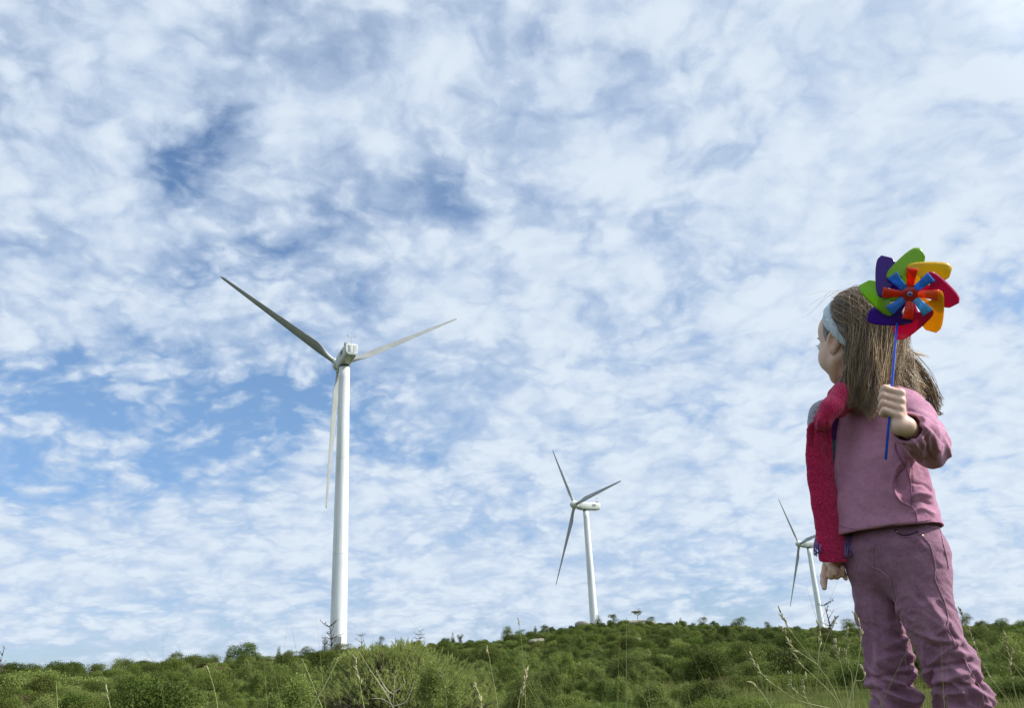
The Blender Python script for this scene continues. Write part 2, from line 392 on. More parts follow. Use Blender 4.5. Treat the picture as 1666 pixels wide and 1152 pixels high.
M_LEAFL = leaf_mat("pale_leaves", (0.100, 0.145, 0.028), (0.185, 0.235, 0.055), (0.240, 0.250, 0.085), 0.38)
M_LEAFB = leaf_mat("brownish_leaves", (0.095, 0.085, 0.030), (0.150, 0.125, 0.045), (0.17, 0.15, 0.07), 0.3)
M_NEED = leaf_mat("pine_needles", (0.25, 0.31, 0.075), (0.40, 0.44, 0.15), (0.36, 0.38, 0.15), 0.5, 3.0, 0.2)
M_BARK = simple_mat("bark", (0.10, 0.075, 0.05), (0.05, 0.04, 0.03), 6, 0.9, 0.5, 30)
M_DEAD = simple_mat("dead_wood", (0.50, 0.44, 0.32), (0.34, 0.28, 0.20), 20, 0.9)
M_BROWN = simple_mat("brown_twigs", (0.10, 0.055, 0.035), (0.06, 0.035, 0.025), 20, 0.9)
M_ROCK = simple_mat("limestone", (0.30, 0.27, 0.21), (0.15, 0.135, 0.10), 3, 0.95, 0.8, 9)
M_STRAW = simple_mat("straw_stem", (0.33, 0.32, 0.13), (0.22, 0.26, 0.08), 14, 0.7)
M_SEED = simple_mat("seed_head", (0.36, 0.32, 0.17), (0.24, 0.24, 0.10), 60, 0.8)

def crown_mesh(seed, H, Rw, nlobe, nleaf, ls, shape='round', flat=0.75):
    """leaf cloud: vertices, quads. H height, Rw half width"""
    rg = np.random.default_rng(seed)
    lob = []
    for i in range(nlobe):
        a = rg.uniform(0, 2*pi); q = sqrt(rg.uniform(0, 1))
        if shape == 'cone':
            zc = rg.uniform(0.0, 0.92)**1.25; rad = (1-zc)*0.9+0.10; rr_ = q*rad*0.6; s = 0.36*(1.15-zc)+.12
        elif shape == 'broom':
            zc = rg.uniform(0.2, 0.85); rr_ = q*0.7*(1.1-zc*.5); s = rg.uniform(.10, .2)
        elif shape == 'low':
            zc = rg.uniform(0.25, 0.6); rr_ = q*0.75; s = rg.uniform(.22, .4)
        else:
            zc = rg.uniform(0.06, 0.80); rr_ = q*0.62*sqrt(max(0.05, 1-((zc-.38)/.60)**2)); s = rg.uniform(.2, .38)
        lob.append((rr_*cos(a)*Rw, rr_*sin(a)*Rw, zc*H, s*Rw*rg.uniform(.9, 1.25), max(s*H*flat*rg.uniform(.5, .75), min(s*Rw, .22*H), .13*H) if shape != 'broom' else .26*H*rg.uniform(.6, 1.1)))
    lob = np.array(lob); wts = lob[:, 3]**2; wts /= wts.sum()
    idx = rg.choice(nlobe, nleaf, p=wts); L = lob[idx]
    dr = rg.normal(size=(nleaf, 3)); dr /= np.linalg.norm(dr, axis=1)[:, None]; dr[:, 2] = np.where(dr[:, 2] < -.3, -dr[:, 2], dr[:, 2])
    rad = rg.uniform(0.5, 1.0, nleaf)**0.5 * rg.choice([1, 1, 1.1, 1.25, 1.5], nleaf)
    P = L[:, :3] + dr*np.stack([L[:, 3], L[:, 3], L[:, 4]], 1)*rad[:, None]
    P[:, 2] = np.maximum(P[:, 2], 0.0)
    nrm = dr*0.7+rg.normal(size=(nleaf, 3))*0.6+np.array([0, 0, .3]); nrm /= np.linalg.norm(nrm, axis=1)[:, None]
    t1 = np.cross(nrm, rg.normal(size=(nleaf, 3))); t1 /= np.linalg.norm(t1, axis=1)[:, None]; t2 = np.cross(nrm, t1)
    s = (ls*rg.uniform(.55, 1.35, nleaf))[:, None]
    V = np.stack([P-t1*s, P-t2*s*.5, P+t1*s, P+t2*s*.5], 1).reshape(-1, 3)
    return V, np.arange(nleaf*4).reshape(-1, 4)
def trunk_mb(seed, H, Rw):
    rg = random.Random(seed); q = MB()
    r = 0.035*H
    P = [Vector((0, 0, -.15))]; 
    for i in range(1, 6): P.append(Vector((rg.uniform(-.04, .04)*H, rg.uniform(-.04, .04)*H, H*0.7*i/5)))
    q.tube(P, [r*1.3, r, r*.85, r*.65, r*.45, r*.2], 6)
    for i in range(7):
        s = P[rg.randint(1, 4)]; a = rg.uniform(0, 2*pi); e = s+Vector((cos(a)*Rw*.6, sin(a)*Rw*.6, H*rg.uniform(.1, .3)))
        q.tube([s, s.lerp(e, .5)+Vector((0, 0, .03*H)), e], [r*.5, r*.3, r*.1], 5)
    return q
protos = bpy.data.collections.new("shrub_kinds"); COL.children.link(protos)
kinds = []
for i, (H, Rw, nl, nf, ls, shp, mt_) in enumerate([(1.5, 1.15, 26, 10500, .036, 'round', M_LEAF), (1.25, 1.3, 26, 10500, .034, 'round', M_LEAF), (1.8, 1.1, 24, 10500, .036, 'round', M_LEAFD),
        (0.85, 1.25, 20, 9000, .030, 'low', M_LEAF), (0.8, 1.1, 18, 9000, .026, 'low', M_LEAFL), (1.3, 1.2, 22, 10500, .034, 'round', M_LEAFL), (1.7, 1.0, 20, 10500, .035, 'round', M_LEAFD),
        (1.35, 1.0, 34, 9000, .028, 'broom', M_LEAFL), (2.3, .75, 26, 9000, .033, 'cone', M_LEAFD), (0.9, 1.2, 24, 8000, .030, 'low', M_LEAFB)]):
    V, F = crown_mesh(100+i, H, Rw, nl, nf, ls, shp)
    o = mesh_obj('shrub', V, F, mt_, smooth=False); kinds.append(o)
KN = {0: 'rounded green shrub', 1: 'broad mid-green shrub', 2: 'dark upright bush', 3: 'low spreading shrub', 4: 'pale cushion shrub', 5: 'pale leafy shrub', 6: 'dark upright bush', 7: 'feathery pale broom', 8: 'dark pointed juniper', 9: 'brownish dry shrub'}
ZONES = [(110, 'at the far left edge'), (260, 'under the left skyline trees'), (420, 'below the tall round tree'), (520, 'left of the pine'), (620, 'below the nearest turbine'), (760, 'right behind the pine'),
         (880, 'in the middle of the picture'), (990, 'below the middle turbine'), (1090, 'under the bare crest tree'), (1190, 'left of the seed stalks'), (1300, 'behind the seed stalks'), (1400, 'beside the farthest turbine'), (1500, 'behind the right leg of the girl'), (1590, 'right of the legs of the girl'), (9999, 'at the right edge')]
ORD = ['leftmost', 'second', 'third', 'fourth', 'fifth', 'sixth', 'seventh', 'eighth', 'ninth', 'tenth', 'eleventh', 'twelfth']
rg = np.random.default_rng(11)
# scatter
cand = []
AZ0, AZ1 = -0.66, 0.66
N = 40000
rs = np.sqrt(rg.uniform(13**2, 235**2, N)); az = rg.uniform(AZ0, AZ1, N)
# extra density near the viewer
n2 = 8000; rs = np.concatenate([rs, np.sqrt(rg.uniform(7.5**2, 60**2, n2))]); az = np.concatenate([az, rg.uniform(AZ0, AZ1, n2)])
xs = rs*np.sin(az); ys = rs*np.cos(az)
Rat = np.interp(az, AZa, AZr)
cl = fbm(np.stack([xs/9, ys/9, xs*0], 1), 3, 31); cl3 = fbm(np.stack([xs/3.5, ys/3.5, xs*0], 1), 2, 131); cl2 = fbm(np.stack([xs/22, ys/22, xs*0], 1), 2, 77)
grid = {}; keep = []
order = np.argsort(rs)
for i in order:
    r = rs[i]
    if r > Rat[i]+32: continue
    open_ = (r < 60 and cl3[i] < -0.24) or (r < 18 and cl3[i] < -0.10) or (r >= 60 and cl[i] < -0.38)
    if open_: continue
    sz = (0.20+0.0080*r if r < 60 else 0.66+0.0013*r)*(.42+1.05*rg.uniform()**1.7)*(1+0.25*cl2[i])
    if r > 0.90*Rat[i]: sz *= rg.uniform(.35, .75)
    x, y = xs[i], ys[i]
    # keep clear of the girl, the pine bush, the towers
    if hypot(x-(-1.55), y-12.2) < 2.2 and r < 16: continue
    md = sz*1.05; gx, gy = int(x//4), int(y//4); ok = True
    for a in (-1, 0, 1):
        for c_ in (-1, 0, 1):
            for (qx, qy, qs) in grid.get((gx+a, gy+c_), ()):
                if (qx-x)**2+(qy-y)**2 < (0.62*(md+qs))**2: ok = False; break
            if not ok: break
        if not ok: break
    if not ok: continue
    grid.setdefault((gx, gy), []).append((x, y, md)); keep.append((x, y, sz, r, cl[i], cl2[i]))
K = np.array(keep)
zk = terr(K[:, 0], K[:, 1])
kidx = np.zeros(len(K), int)
for i in range(len(K)):
    u = rg.uniform()+0.35*K[i, 5]
    nearr = K[i, 3] > .88*np.interp(atan2(K[i, 0], K[i, 1]), AZa, AZr)
    if K[i, 3] < 19: kidx[i] = [4, 7, 5, 3, 7, 1][min(5, int(max(0, u)*6))]
    elif nearr: kidx[i] = [5, 3, 1, 0, 2, 6, 0, 2][min(7, int(max(0, u)*8))]
    elif K[i, 3] < 40: kidx[i] = [4, 7, 5, 3, 7, 1, 9, 0][min(7, int(max(0, u)*8))]
    elif K[i, 3] < 95: kidx[i] = [4, 5, 7, 3, 9, 1, 0, 2, 8, 1][min(9, int(max(0, u)*10))]
    else: kidx[i] = [7, 5, 3, 1, 9, 0, 2, 6, 8, 6, 2][min(10, int(max(0, u)*11))]
show = K[:, 2]/K[:, 3]; inview = np.abs(np.arctan2(K[:, 0], K[:, 1])) < 0.60
rank = np.argsort(-(show*inview)); indiv = set(rank[:260].tolist())
used = set(); 
def place_shrub(o, i, x, y, z, s):
    k = kidx[i]; rz = rg.uniform(0, 2*pi)
    o.location = (x, y, z-0.06*s); o.rotation_euler = (0, 0, rz); o.scale = (s, s*rg.uniform(.75, 1.25), s*rg.uniform(.65, 1.3))
    px, py = proj((x, y, z)); zone = next(n for lim, n in ZONES if px < lim); band = 'lowest slope' if K[i, 3] < 16 else 'lower slope' if K[i, 3] < 24 else 'middle slope' if K[i, 3] < 40 else 'upper slope'
    SH.setdefault((KN[k], band, zone), []).append((px, o))
SH = {}
for i in rank[:260]:
    k = kidx[i]
    if k in used: o = kinds[k].copy(); COL.objects.link(o)
    else: o = kinds[k]; used.add(k)
    place_shrub(o, i, K[i, 0], K[i, 1], zk[i], K[i, 2])
for (kn, band, zone), L in SH.items():
    L.sort(key=lambda q: q[0])
    for j, (px, o) in enumerate(L):
        if len(L) == 1: lab = '%s on the %s %s' % (kn, band, zone)
        elif len(L) <= 12: lab = '%s %s from the left, %s %s' % (ORD[j], kn, band, zone) if j else 'leftmost %s on the %s %s' % (kn, band, zone)
        else: lab = 'one of several %ss, %s %s' % (kn, band, zone)
        tag(o, lab, 'shrub', 'shrubs covering the hillside')
for k in range(10):
    if k in used: protos.objects.link(kinds[k])
klist = [k for k in range(10) if k in used]
for k in range(10):
    if k not in used: bpy.data.objects.remove(kinds[k])
rest = [i for i in range(len(K)) if i not in indiv]
pm = bpy.data.meshes.new("scrub"); pm.vertices.add(len(rest))
pm.vertices.foreach_set('co', np.stack([K[rest, 0], K[rest, 1], zk[rest]-0.06*K[rest, 2]], 1).astype(np.float32).ravel())
def attr(name, typ, vals, f='value'):
    a = pm.attributes.new(name, typ, 'POINT'); a.data.foreach_set(f, np.asarray(vals).ravel())
protonames = sorted([kinds[k].name for k in klist]); n2i = {kinds[k].name: protonames.index(kinds[k].name) for k in klist}
remap = {k: n2i[kinds[k].name] for k in klist}
attr('kind', 'INT', np.array([remap.get(kidx[i], 0) for i in rest], dtype=np.int32))
sc_ = np.stack([K[rest, 2], K[rest, 2]*rg.uniform(.85, 1.15, len(rest)), K[rest, 2]*rg.uniform(.75, 1.2, len(rest))], 1).astype(np.float32)
attr('sc', 'FLOAT_VECTOR', sc_, 'vector'); attr('rot', 'FLOAT_VECTOR', np.stack([np.zeros(len(rest)), np.zeros(len(rest)), rg.uniform(0, 6.28, len(rest))], 1).astype(np.float32), 'vector')
scrub = bpy.data.objects.new('scrub', pm); COL.objects.link(scrub)
tag(scrub, 'dense evergreen scrub covering the far slope as one mass', 'scrub', kind='stuff')
gn = bpy.data.node_groups.new('scatter', 'GeometryNodeTree'); gn.interface.new_socket('Geometry', in_out='INPUT', socket_type='NodeSocketGeometry'); gn.interface.new_socket('Geometry', in_out='OUTPUT', socket_type='NodeSocketGeometry')
g = NT(gn); gi = g.add('NodeGroupInput'); go = g.add('NodeGroupOutput')
ci = g.add('GeometryNodeCollectionInfo'); ci.inputs['Collection'].default_value = protos; ci.inputs['Separate Children'].default_value = True; ci.inputs['Reset Children'].default_value = True
def na(name, typ):
    n = g.add('GeometryNodeInputNamedAttribute', data_type=typ); n.inputs['Name'].default_value = name; return n.outputs['Attribute']
m2p = g.add('GeometryNodeMeshToPoints'); g.l.new(gi.outputs[0], m2p.inputs['Mesh'])
iop = g.add('GeometryNodeInstanceOnPoints'); g.l.new(m2p.outputs[0], iop.inputs['Points']); g.l.new(ci.outputs[0], iop.inputs['Instance']); iop.inputs['Pick Instance'].default_value = True
g.l.new(na('kind', 'INT'), iop.inputs['Instance Index']); g.l.new(na('sc', 'FLOAT_VECTOR'), iop.inputs['Scale']); g.l.new(na('rot', 'FLOAT_VECTOR'), iop.inputs['Rotation'])
g.l.new(iop.outputs[0], go.inputs[0])
md = scrub.modifiers.new('scatter', 'NODES'); md.node_group = gn
print('shrubs', len(K), 'individual', len(indiv))

# trees and bushes one can tell apart on the skyline: px x, px top, px width, distance, shape, material, label
def ground_at(px, R):
    d = ray(px, 1050); a = atan2(d.x, d.y); x, y = R*sin(a), R*cos(a); return x, y, tz(x, y)
SKY = [(42,1079,58,92,'round',M_LEAFD,'dark rounded bush at the left end of the skyline'),
 (101,1074,74,96,'round',M_LEAF,'broad green bush, second from the left along the skyline'),
 (161,1079,42,98,'round',M_LEAFD,'small dark bush in the dip of the left skyline'),
 (193,1073,46,94,'cone',M_LEAFL,'pale pointed young conifer on the left skyline'),
 (232,1077,52,100,'round',M_LEAFD,'dark round bush right of the pale pointed conifer'),
 (269,1078,14,105,'cone',M_LEAFD,'tiny narrow bush in the gap before the large left tree'),
 (307,1059,66,105,'round',M_LEAF,'large spreading green tree on the left skyline'),
 (343,1066,38,108,'round',M_LEAF,'smaller tree leaning against the large spreading tree'),
 (373,1057,18,118,'cone',M_LEAFD,'narrow upright shrub just left of the tall round tree'),
 (398,1046,64,118,'round',M_LEAF,'tall round dense tree midway between left edge and nearest turbine'),
 (430,1064,40,122,'low',M_LEAF,'low bush right of the tall round tree'),
 (454,1052,13,140,'cone',M_LEAFD,'small dark upright shrub on the ridge left of the nearest turbine'),
 (476,1058,26,140,'round',M_LEAFD,'dark low bush on the ridge left of the nearest turbine'),
 (500,1053,28,145,'round',M_LEAFD,'dark bush stepping up toward the nearest turbine'),
 (529,1036,20,148,'cone',M_LEAFD,'dark pointed bush touching the left foot of the nearest turbine'),
 (556,1044,30,150,'low',M_LEAFD,'low dark bush hiding the foot of the nearest turbine'),
 (618,1035,22,158,'round',M_LEAFD,'small dark bush right of the nearest turbine above the pine'),
 (651,1040,20,160,'round',M_LEAFD,'small round bush on the ridge above the pine'),
 (737,1030,11,165,'cone',M_LEAFD,'tiny pointed bush alone on the middle skyline'),
 (749,1031,15,165,'round',M_LEAFD,'tiny rounded bush beside the lone pointed one'),
 (826,1015,28,174,'round',M_LEAF,'tall bushy tree on the skyline below the gap between turbines'),
 (848,1022,24,174,'round',M_LEAF,'shorter tree joined to the right of the tall bushy skyline tree'),
 (872,1020,12,178,'cone',M_LEAFD,'small pointed shrub left of the rocky crest'),
 (888,1015,20,180,'round',M_LEAFD,'rounded shrub left of the rocky crest'),
 (976,1000,17,188,'cone',M_LEAFD,'dark shrub at the right foot of the middle turbine'),
 (1001,999,20,189,'round',M_LEAFD,'dark round shrub on the rocky crest right of the middle turbine'),
 (1062,1004,16,190,'round',M_LEAFD,'small dark shrub right of the bare crest tree'),
 (1112,1006,13,192,'cone',M_LEAFD,'small pointed shrub on the right skyline'),
 (1149,1003,20,193,'round',M_LEAFD,'compact round bush on the right skyline'),
 (1208,1004,30,194,'round',M_LEAFD,'wide dark bush on the skyline left of the farthest turbine'),
 (1254,1012,20,196,'round',M_LEAFD,'low bush on the skyline just left of the farthest turbine'),
 (1386,1008,34,198,'round',M_LEAFD,'rounded bush on the skyline behind the leg of the girl'),
 (1578,996,28,196,'round',M_LEAFD,'dark bush on the skyline right of the legs of the girl'),
 (1636,1007,30,192,'round',M_LEAFD,'last rounded bush on the skyline at the right edge'),
 # nearer bushes on the slope
 (60,1092,110,46,'round',M_LEAFL,'pale green bush in the bottom left corner'),
 (150,1102,100,52,'round',M_LEAFL,'broad pale bush below the left skyline'),
 (262,1094,90,60,'round',M_LEAF,'green bush in front of the left skyline trees'),
 (215,1118,110,34,'low',M_LEAFL,'nearest low bush at the bottom left'),
 (455,1072,80,95,'low',M_LEAFL,'low pale bush on the slope left of the pine'),
 (455,1108,90,48,'low',M_LEAFL,'flat yellowish bush left of the pine'),
 (890,1046,100,120,'round',M_LEAFD,'large dark green mass of leaves below the rocky crest'),
 (965,1022,80,160,'round',M_LEAF,'dense bush just under the base of the middle turbine'),
 (985,1075,110,60,'low',M_LEAF,'low spreading bush in the middle of the slope'),
 (1090,1060,80,85,'round',M_LEAFD,'dark bush in the middle right of the slope'),
 (930,1112,80,30,'low',M_LEAFL,'pale cushion bush at the bottom centre'),
 (1235,1085,90,55,'low',M_LEAFL,'bright green cushion bush behind the tall seed stalks'),
]
for n_, (px, ty, wpx, R, shp, mt_, lab) in enumerate(SKY):
    x, y, z = ground_at(px, R); P0 = Vector((x, y, z)); zc = (P0-CAM).dot(Fv)
    d = ray(px, ty); R_ = hypot(x, y); top = CAM.z + d.z/hypot(d.x, d.y)*R_
    H = max(0.7, top-z); Rw = wpx/FPX*zc/2
    root = empty('tree' if 'tree' in lab or 'conifer' in lab else 'bush', (x, y, z)); tag(root, lab, 'tree' if root.name.startswith('tree') else 'bush', 'skyline trees and bushes' if n_ < 34 else 'larger bushes on the slope')
    nl = 16 if shp != 'cone' else 30
    V, F = crown_mesh(500+n_, H*1.02, Rw*1.12, nl, int(6000*(1.8 if wpx > 50 else 1)), max(0.035, Rw*0.029), shp)
    mesh_obj('crown', V, F, mt_, root, False); trunk_mb(600+n_, H, Rw).build('trunk', M_BARK, root)

# bare, dead and umbrella-shaped small trees
def twig_tree(px, R, top, wpx, lab, mat, seed, lean=0.0, spread=1.0, crown=None, cat='dead tree', name='dead_tree'):
    rq = random.Random(seed); x, y, z = ground_at(px, R); zc = (Vector((x, y, z))-CAM).dot(Fv)
    d = ray(px, top); H = CAM.z+d.z/hypot(d.x, d.y)*hypot(x, y)-z; W_ = wpx/FPX*zc/2
    root = empty(name, (x, y, z)); tag(root, lab, cat)
    q = MB(); tk = [Vector((lean*W_*(i/6)**1.5+rq.uniform(-.05, .05)*W_, rq.uniform(-.05, .05)*W_, -.1+H*i/6*1.02)) for i in range(7)]
    r0 = max(0.028*H, .05); q.tube(tk, [r0*(1.15-i/6) for i in range(7)], 6); q.build('trunk', mat, root)
    b = MB()
    for i in range(16):
        s = tk[rq.randint(2, 6)] if spread > .5 else tk[rq.randint(4, 6)]; a = rq.uniform(0, 2*pi); L = W_*rq.uniform(.4, 1.0)
        e = s+Vector((cos(a)*L, sin(a)*L, H*rq.uniform(.02, .22))); mi = s.lerp(e, .5)+Vector((0, 0, rq.uniform(-.04, .05)*H))
        b.tube([s, mi, e], [r0*.45, r0*.28, r0*.12], 4)
        for j in range(3):
            s2 = mi.lerp(e, rq.random()); e2 = s2+Vector((rq.uniform(-1, 1), rq.uniform(-1, 1), rq.uniform(0, 1)))*L*.4; b.tube([s2, e2], [r0*.2, r0*.09], 3)
    b.build('branches', mat, root)
    if crown:
        V, F = crown_mesh(seed, H*.35, W_, 8, 420, W_*.10, 'low', .5); V[:, 2] += H*.68
        mesh_obj('crown', V, F, crown, root, False)
twig_tree(1041, 189, 993, 20, 'small bare umbrella-shaped tree standing alone on the crest', M_BROWN, 3, .2, .3, M_LEAFD, 'tree', 'umbrella_tree')
twig_tree(1356, 120, 984, 34, 'dead leafless sapling on the skyline beside the farthest turbine', M_BROWN, 4, -.2)
twig_tree(543, 110, 1020, 40, 'dead brown shrub in front of the foot of the nearest turbine', M_BROWN, 5, -.4)
twig_tree(6, 70, 1066, 30, 'bare dark twigs at the very left edge', M_BROWN, 6)
twig_tree(588, 140, 1035, 30, 'bare twiggy shrub right of the nearest turbine foot', M_BROWN, 8)
twig_tree(682, 150, 1028, 26, 'bare twiggy shrub on the skyline above the pine', M_BROWN, 9)
# rocks
def rock(px, R, wpx, hpx, lab, seed, mat=M_ROCK, lift=0.35):
    x, y, z = ground_at(px, R); zc = (Vector((x, y, z))-CAM).dot(Fv); W_ = wpx/FPX*zc/2; H = hpx/FPX*zc
    bm = bmesh.new(); bmesh.ops.create_icosphere(bm, subdivisions=4, radius=1.0)
    V = np.array([v.co[:] for v in bm.verts]); bmf = [[v.index for v in f.verts] for f in bm.faces]; bm.free()
    n1 = fbm(V*1.4, 4, seed); V = V*(1+0.35*n1[:, None]); V = np.sign(V)*np.abs(V)**0.75
    V = V*np.array([W_, W_*.6, H*.7])
    o = mesh_obj('rock', V, bmf, mat); o.location = (x, y, z+H*lift); o.rotation_euler = (0, 0, rnd.uniform(-.3, .3)); tag(o, lab, 'rock', 'rocks on the hillside')
rock(1038, 186, 60, 8, 'long flat pale rock slab on the crest under the bare tree', 1, lift=.5)
rock(878, 170, 18, 6, 'pale boulder on the slope left of the crest', 2, lift=.9)
rock(873, 120, 26, 8, 'weathered rock half buried among the shrubs below the crest', 3, lift=1.2)
rock(950, 184, 24, 9, 'rock outcrop at the foot of the middle turbine', 4, lift=.6)
rock(1030, 95, 30, 10, 'grey rock in the middle of the slope', 5, lift=1.3)
rock(757, 85, 11, 12, 'small orange-brown upright stone right of the pine', 6, simple_mat("ochre_rock", (0.36, 0.22, 0.11), (0.2, 0.13, .08), 4, .95), lift=1.2)
rock(350, 75, 20, 6, 'grey rock below the left skyline trees', 7, lift=1.2)
rock(442, 110, 22, 9, 'dark weathered rock on the ridge left of the nearest turbine', 8, simple_mat("dark_rock", (0.16, 0.14, 0.11), (0.08, 0.07, .06), 4, .95), lift=1.2)
rock(1118, 60, 20, 7, 'small grey stone right of the middle of the slope', 9, lift=1.0)

# foreground pine bush
def pine_bush():
    x, y = atR(640, 1100, 12.2).x, atR(640, 1100, 12.2).y; z = tz(x, y)
    root = empty('pine_bush', (x, y, z)); tag(root, 'large bushy young pine with soft pale needle tufts in the foreground', 'pine')
    rg = np.random.default_rng(5); mbm = MB()
    tips = []
    NT_ = 2800
    lobes = [(-.65, 0, .42, .55, .36), (-.15, 0, .62, .62, .42), (.42, -.1, .5, .62, .42), (.85, .05, .26, .38, .34), (0, .4, .55, .7, .4), (-.3, -.35, .3, .7, .42), (.35, -.45, .25, .7, .38), (-.95, 0, .22, .32, .28), (1.05, 0, .12, .4, .28), (.7, -.2, .2, .5, .3), (.15, 0, .78, .35, .24), (-.4, 0, .72, .35, .25)]
    V = []; F = []
    for i in range(NT_):
        lx, ly, lz, lr, lh = lobes[rg.integers(len(lobes))]
        d = rg.normal(size=3); d /= np.linalg.norm(d); d[2] = abs(d[2])*.9-.08
        rad = rg.uniform(.55, 1.05)
        p = np.array([lx, ly, lz])+d*np.array([lr, lr, lh])*rad
        if p[2] < .02: continue
        ax_ = d*np.array([1.0, 1.0, .6])+np.array([0, 0, .75])+rg.normal(size=3)*.22; ax_ /= np.linalg.norm(ax_)
        ln = rg.uniform(.04, .10); nn = 34
        e1 = np.cross(ax_, [1, .2, .1]); e1 /= np.linalg.norm(e1); e2 = np.cross(ax_, e1)
        s = rg.uniform(0, 1, nn); a = rg.uniform(0, 2*pi, nn)
        base = p+ax_*(s*ln)[:, None]
        out = e1*np.cos(a)[:, None]+e2*np.sin(a)[:, None]
        dirn = ax_*1.0+out*(.75-.45*s)[:, None]; dirn /= np.linalg.norm(dirn, axis=1)[:, None]
        side = np.cross(dirn, out); side /= np.linalg.norm(side, axis=1)[:, None]+1e-9
        nl_ = rg.uniform(.028, .050, nn)[:, None]; wd = .0026
        o = len(V)*1
        tri = np.stack([base-side*wd, base+side*wd, base+dirn*nl_], 1).reshape(-1, 3)
        V.append(tri); tips.append((p, ax_, ln))
    V = np.concatenate(V); F = np.arange(len(V)).reshape(-1, 3)
    mesh_obj('needles', V, F, M_NEED, root, False)
    q = MB()
    for (p, ax_, ln) in tips[::6]:
        p = Vector(p); b0 = Vector((p.x*.25, p.y*.25, max(0.0, p.z*.25))); q.tube([b0, b0.lerp(p, .55)-Vector((0, 0, .03)), p+Vector(ax_)*ln], [.010, .006, .002], 4, False)
    q.tube([(0, 0, -.1), (0.02, 0, .25), (0, .03, .55)], [.05, .035, .02], 8)
    q.build('branches', M_BARK, root)
    # inner dry mass
    V2, F2 = crown_mesh(77, .72, .92, 20, 9000, .016, 'round'); mesh_obj('inner_foliage', V2*np.array([1, .8, .92]), F2, M_NEED, root, False)
pine_bush()

# tall seed stalks in front
def ppts(L, Y): return [atY(px, py, Y) for (px, py) in L]
def smooth_poly(P, n=6):
    out = []
    for i in range(len(P)-1):
        p0 = P[max(i-1, 0)]; p1 = P[i]; p2 = P[i+1]; p3 = P[min(i+2, len(P)-1)]
        for k in range(n):
            t = k/n; out.append(0.5*((2*p1)+(p2-p0)*t+(2*p0-5*p1+4*p2-p3)*t*t+(-p0+3*p1-3*p2+p3)*t**3))
    out.append(P[-1].copy()); return out
def spikelets(mb, P, rq, dens, size):
    L = sum((P[i+1]-P[i]).length for i in range(len(P)-1)); n = max(4, int(L*dens))
    for k in range(n):
        t = (k+rq.random())/n*(len(P)-1); i = min(int(t), len(P)-2); p = P[i].lerp(P[i+1], t-i); d = (P[i+1]-P[i]).normalized()
        o = Vector((rq.uniform(-1, 1), rq.uniform(-1, 1), rq.uniform(-1, 1))).normalized(); dd = (d+o*.55).normalized(); s = size*rq.uniform(.6, 1.2)
        mb.tube([p, p+dd*s*.35, p+dd*s*.75, p+dd*s], [s*.05, s*.17, s*.13, s*.02], 5)
def stalk(lab, stems, Y, seeds, r=0.0008, name='grass_stalk', ss=.009, dens=330, mat=None, group='tall seed stalks in the foreground', root_px=None):
    """stems: list of px polylines (root end first); seeds: list of (stem index, t0, t1)"""
    rq = random.Random(len(lab)*31+int(stems[0][0][0]))
    p0 = atY(stems[0][0][0], stems[0][0][1], Y); gx, gy = p0.x, p0.y; g0 = Vector((gx+(0.02), gy, tz(gx, gy)))
    root = empty(name, g0); tag(root, lab, 'grass stalk', group)
    q = MB(); sd_ = MB(); has = False
    for si, L in enumerate(stems):
        P = smooth_poly(ppts(L, Y))
        if si == 0: P = smooth_poly([g0-Vector((0, 0, .02)), g0.lerp(P[0], .5)+Vector((0.0, 0, 0)), P[0]], 4)[:-1]+P
        n = len(P); k0 = 8 if si == 0 else 0
        q.tube([p-g0 for p in P], [max(r*(1.35-0.9*i/n), .0004) for i in range(n)], 5)
        for (sj, a, b_) in seeds:
            if sj == si:
                m0 = k0; seg = P[m0+int((n-1-m0)*a):m0+int((n-1-m0)*b_)+1]
                if len(seg) > 1: spikelets(sd_, [p-g0 for p in seg], rq, dens, ss); has = True
    q.build('stem', mat or M_STRAW, root)
    if has: sd_.build('seed_head', M_SEED, root)
def c8(*pts): return [(1180+x/6.696, 980+y/6.696) for x, y in pts]
stalk('tallest forked seed stalk reaching above the skyline left of the girl', [c8((1290,1200),(1150,900),(1010,700),(850,500),(690,290),(640,190),(580,70)), c8((1010,700),(1020,540),(1030,400),(1015,240)), c8((1010,690),(880,600),(730,490),(640,340),(615,300))], 1.55, [(0,.62,1),(1,.4,1),(2,.35,1)])
stalk('arching seed stalk bending left, below the tallest forked one', [c8((1240,1190),(1190,1040),(920,770),(840,700),(740,540),(690,420))], 1.6, [(0,.5,1)])
stalk('long stalk leaning far left with a pale dense tip', [c8((1180,1170),(1090,1152),(780,1070),(540,910),(420,810),(340,710),(275,570))], 1.5, [(0,.55,1)])
stalk('thin bare stalk leaning left behind the pale-tipped one', [c8((520,1200),(430,960),(340,760),(200,500),(50,270))], 1.9, [])
stalk('stalk with curved seed head brushing the leg of the girl', [c8((1300,1230),(1340,1110),(1420,830),(1462,560),(1478,380),(1450,200),(1400,120))], 1.62, [(0,.6,1)], ss=.008, dens=480)
stalk('straight stalk with a loose head between the tall stalk and the leg', [c8((1400,1200),(1380,820),(1345,720),(1310,600),(1335,460),(1320,310))], 1.7, [(0,.45,1)])
stalk('short crooked stalk with brownish clusters', [c8((1360,1200),(1300,860),(1240,600),(1215,520),(1190,450))], 1.75, [(0,.4,1)], ss=.012)
stalk('slender stalk rising toward the dead sapling', [c8((980,1190),(1000,860),(1080,480),(1160,280),(1200,180))], 1.8, [(0,.75,1)])
stalk('low stalk with two beaded tips near the bottom edge', [c8((980,1230),(880,1050),(850,930),(875,830)), c8((880,1050),(740,960),(705,800))], 1.5, [(0,.4,1),(1,.3,1)])
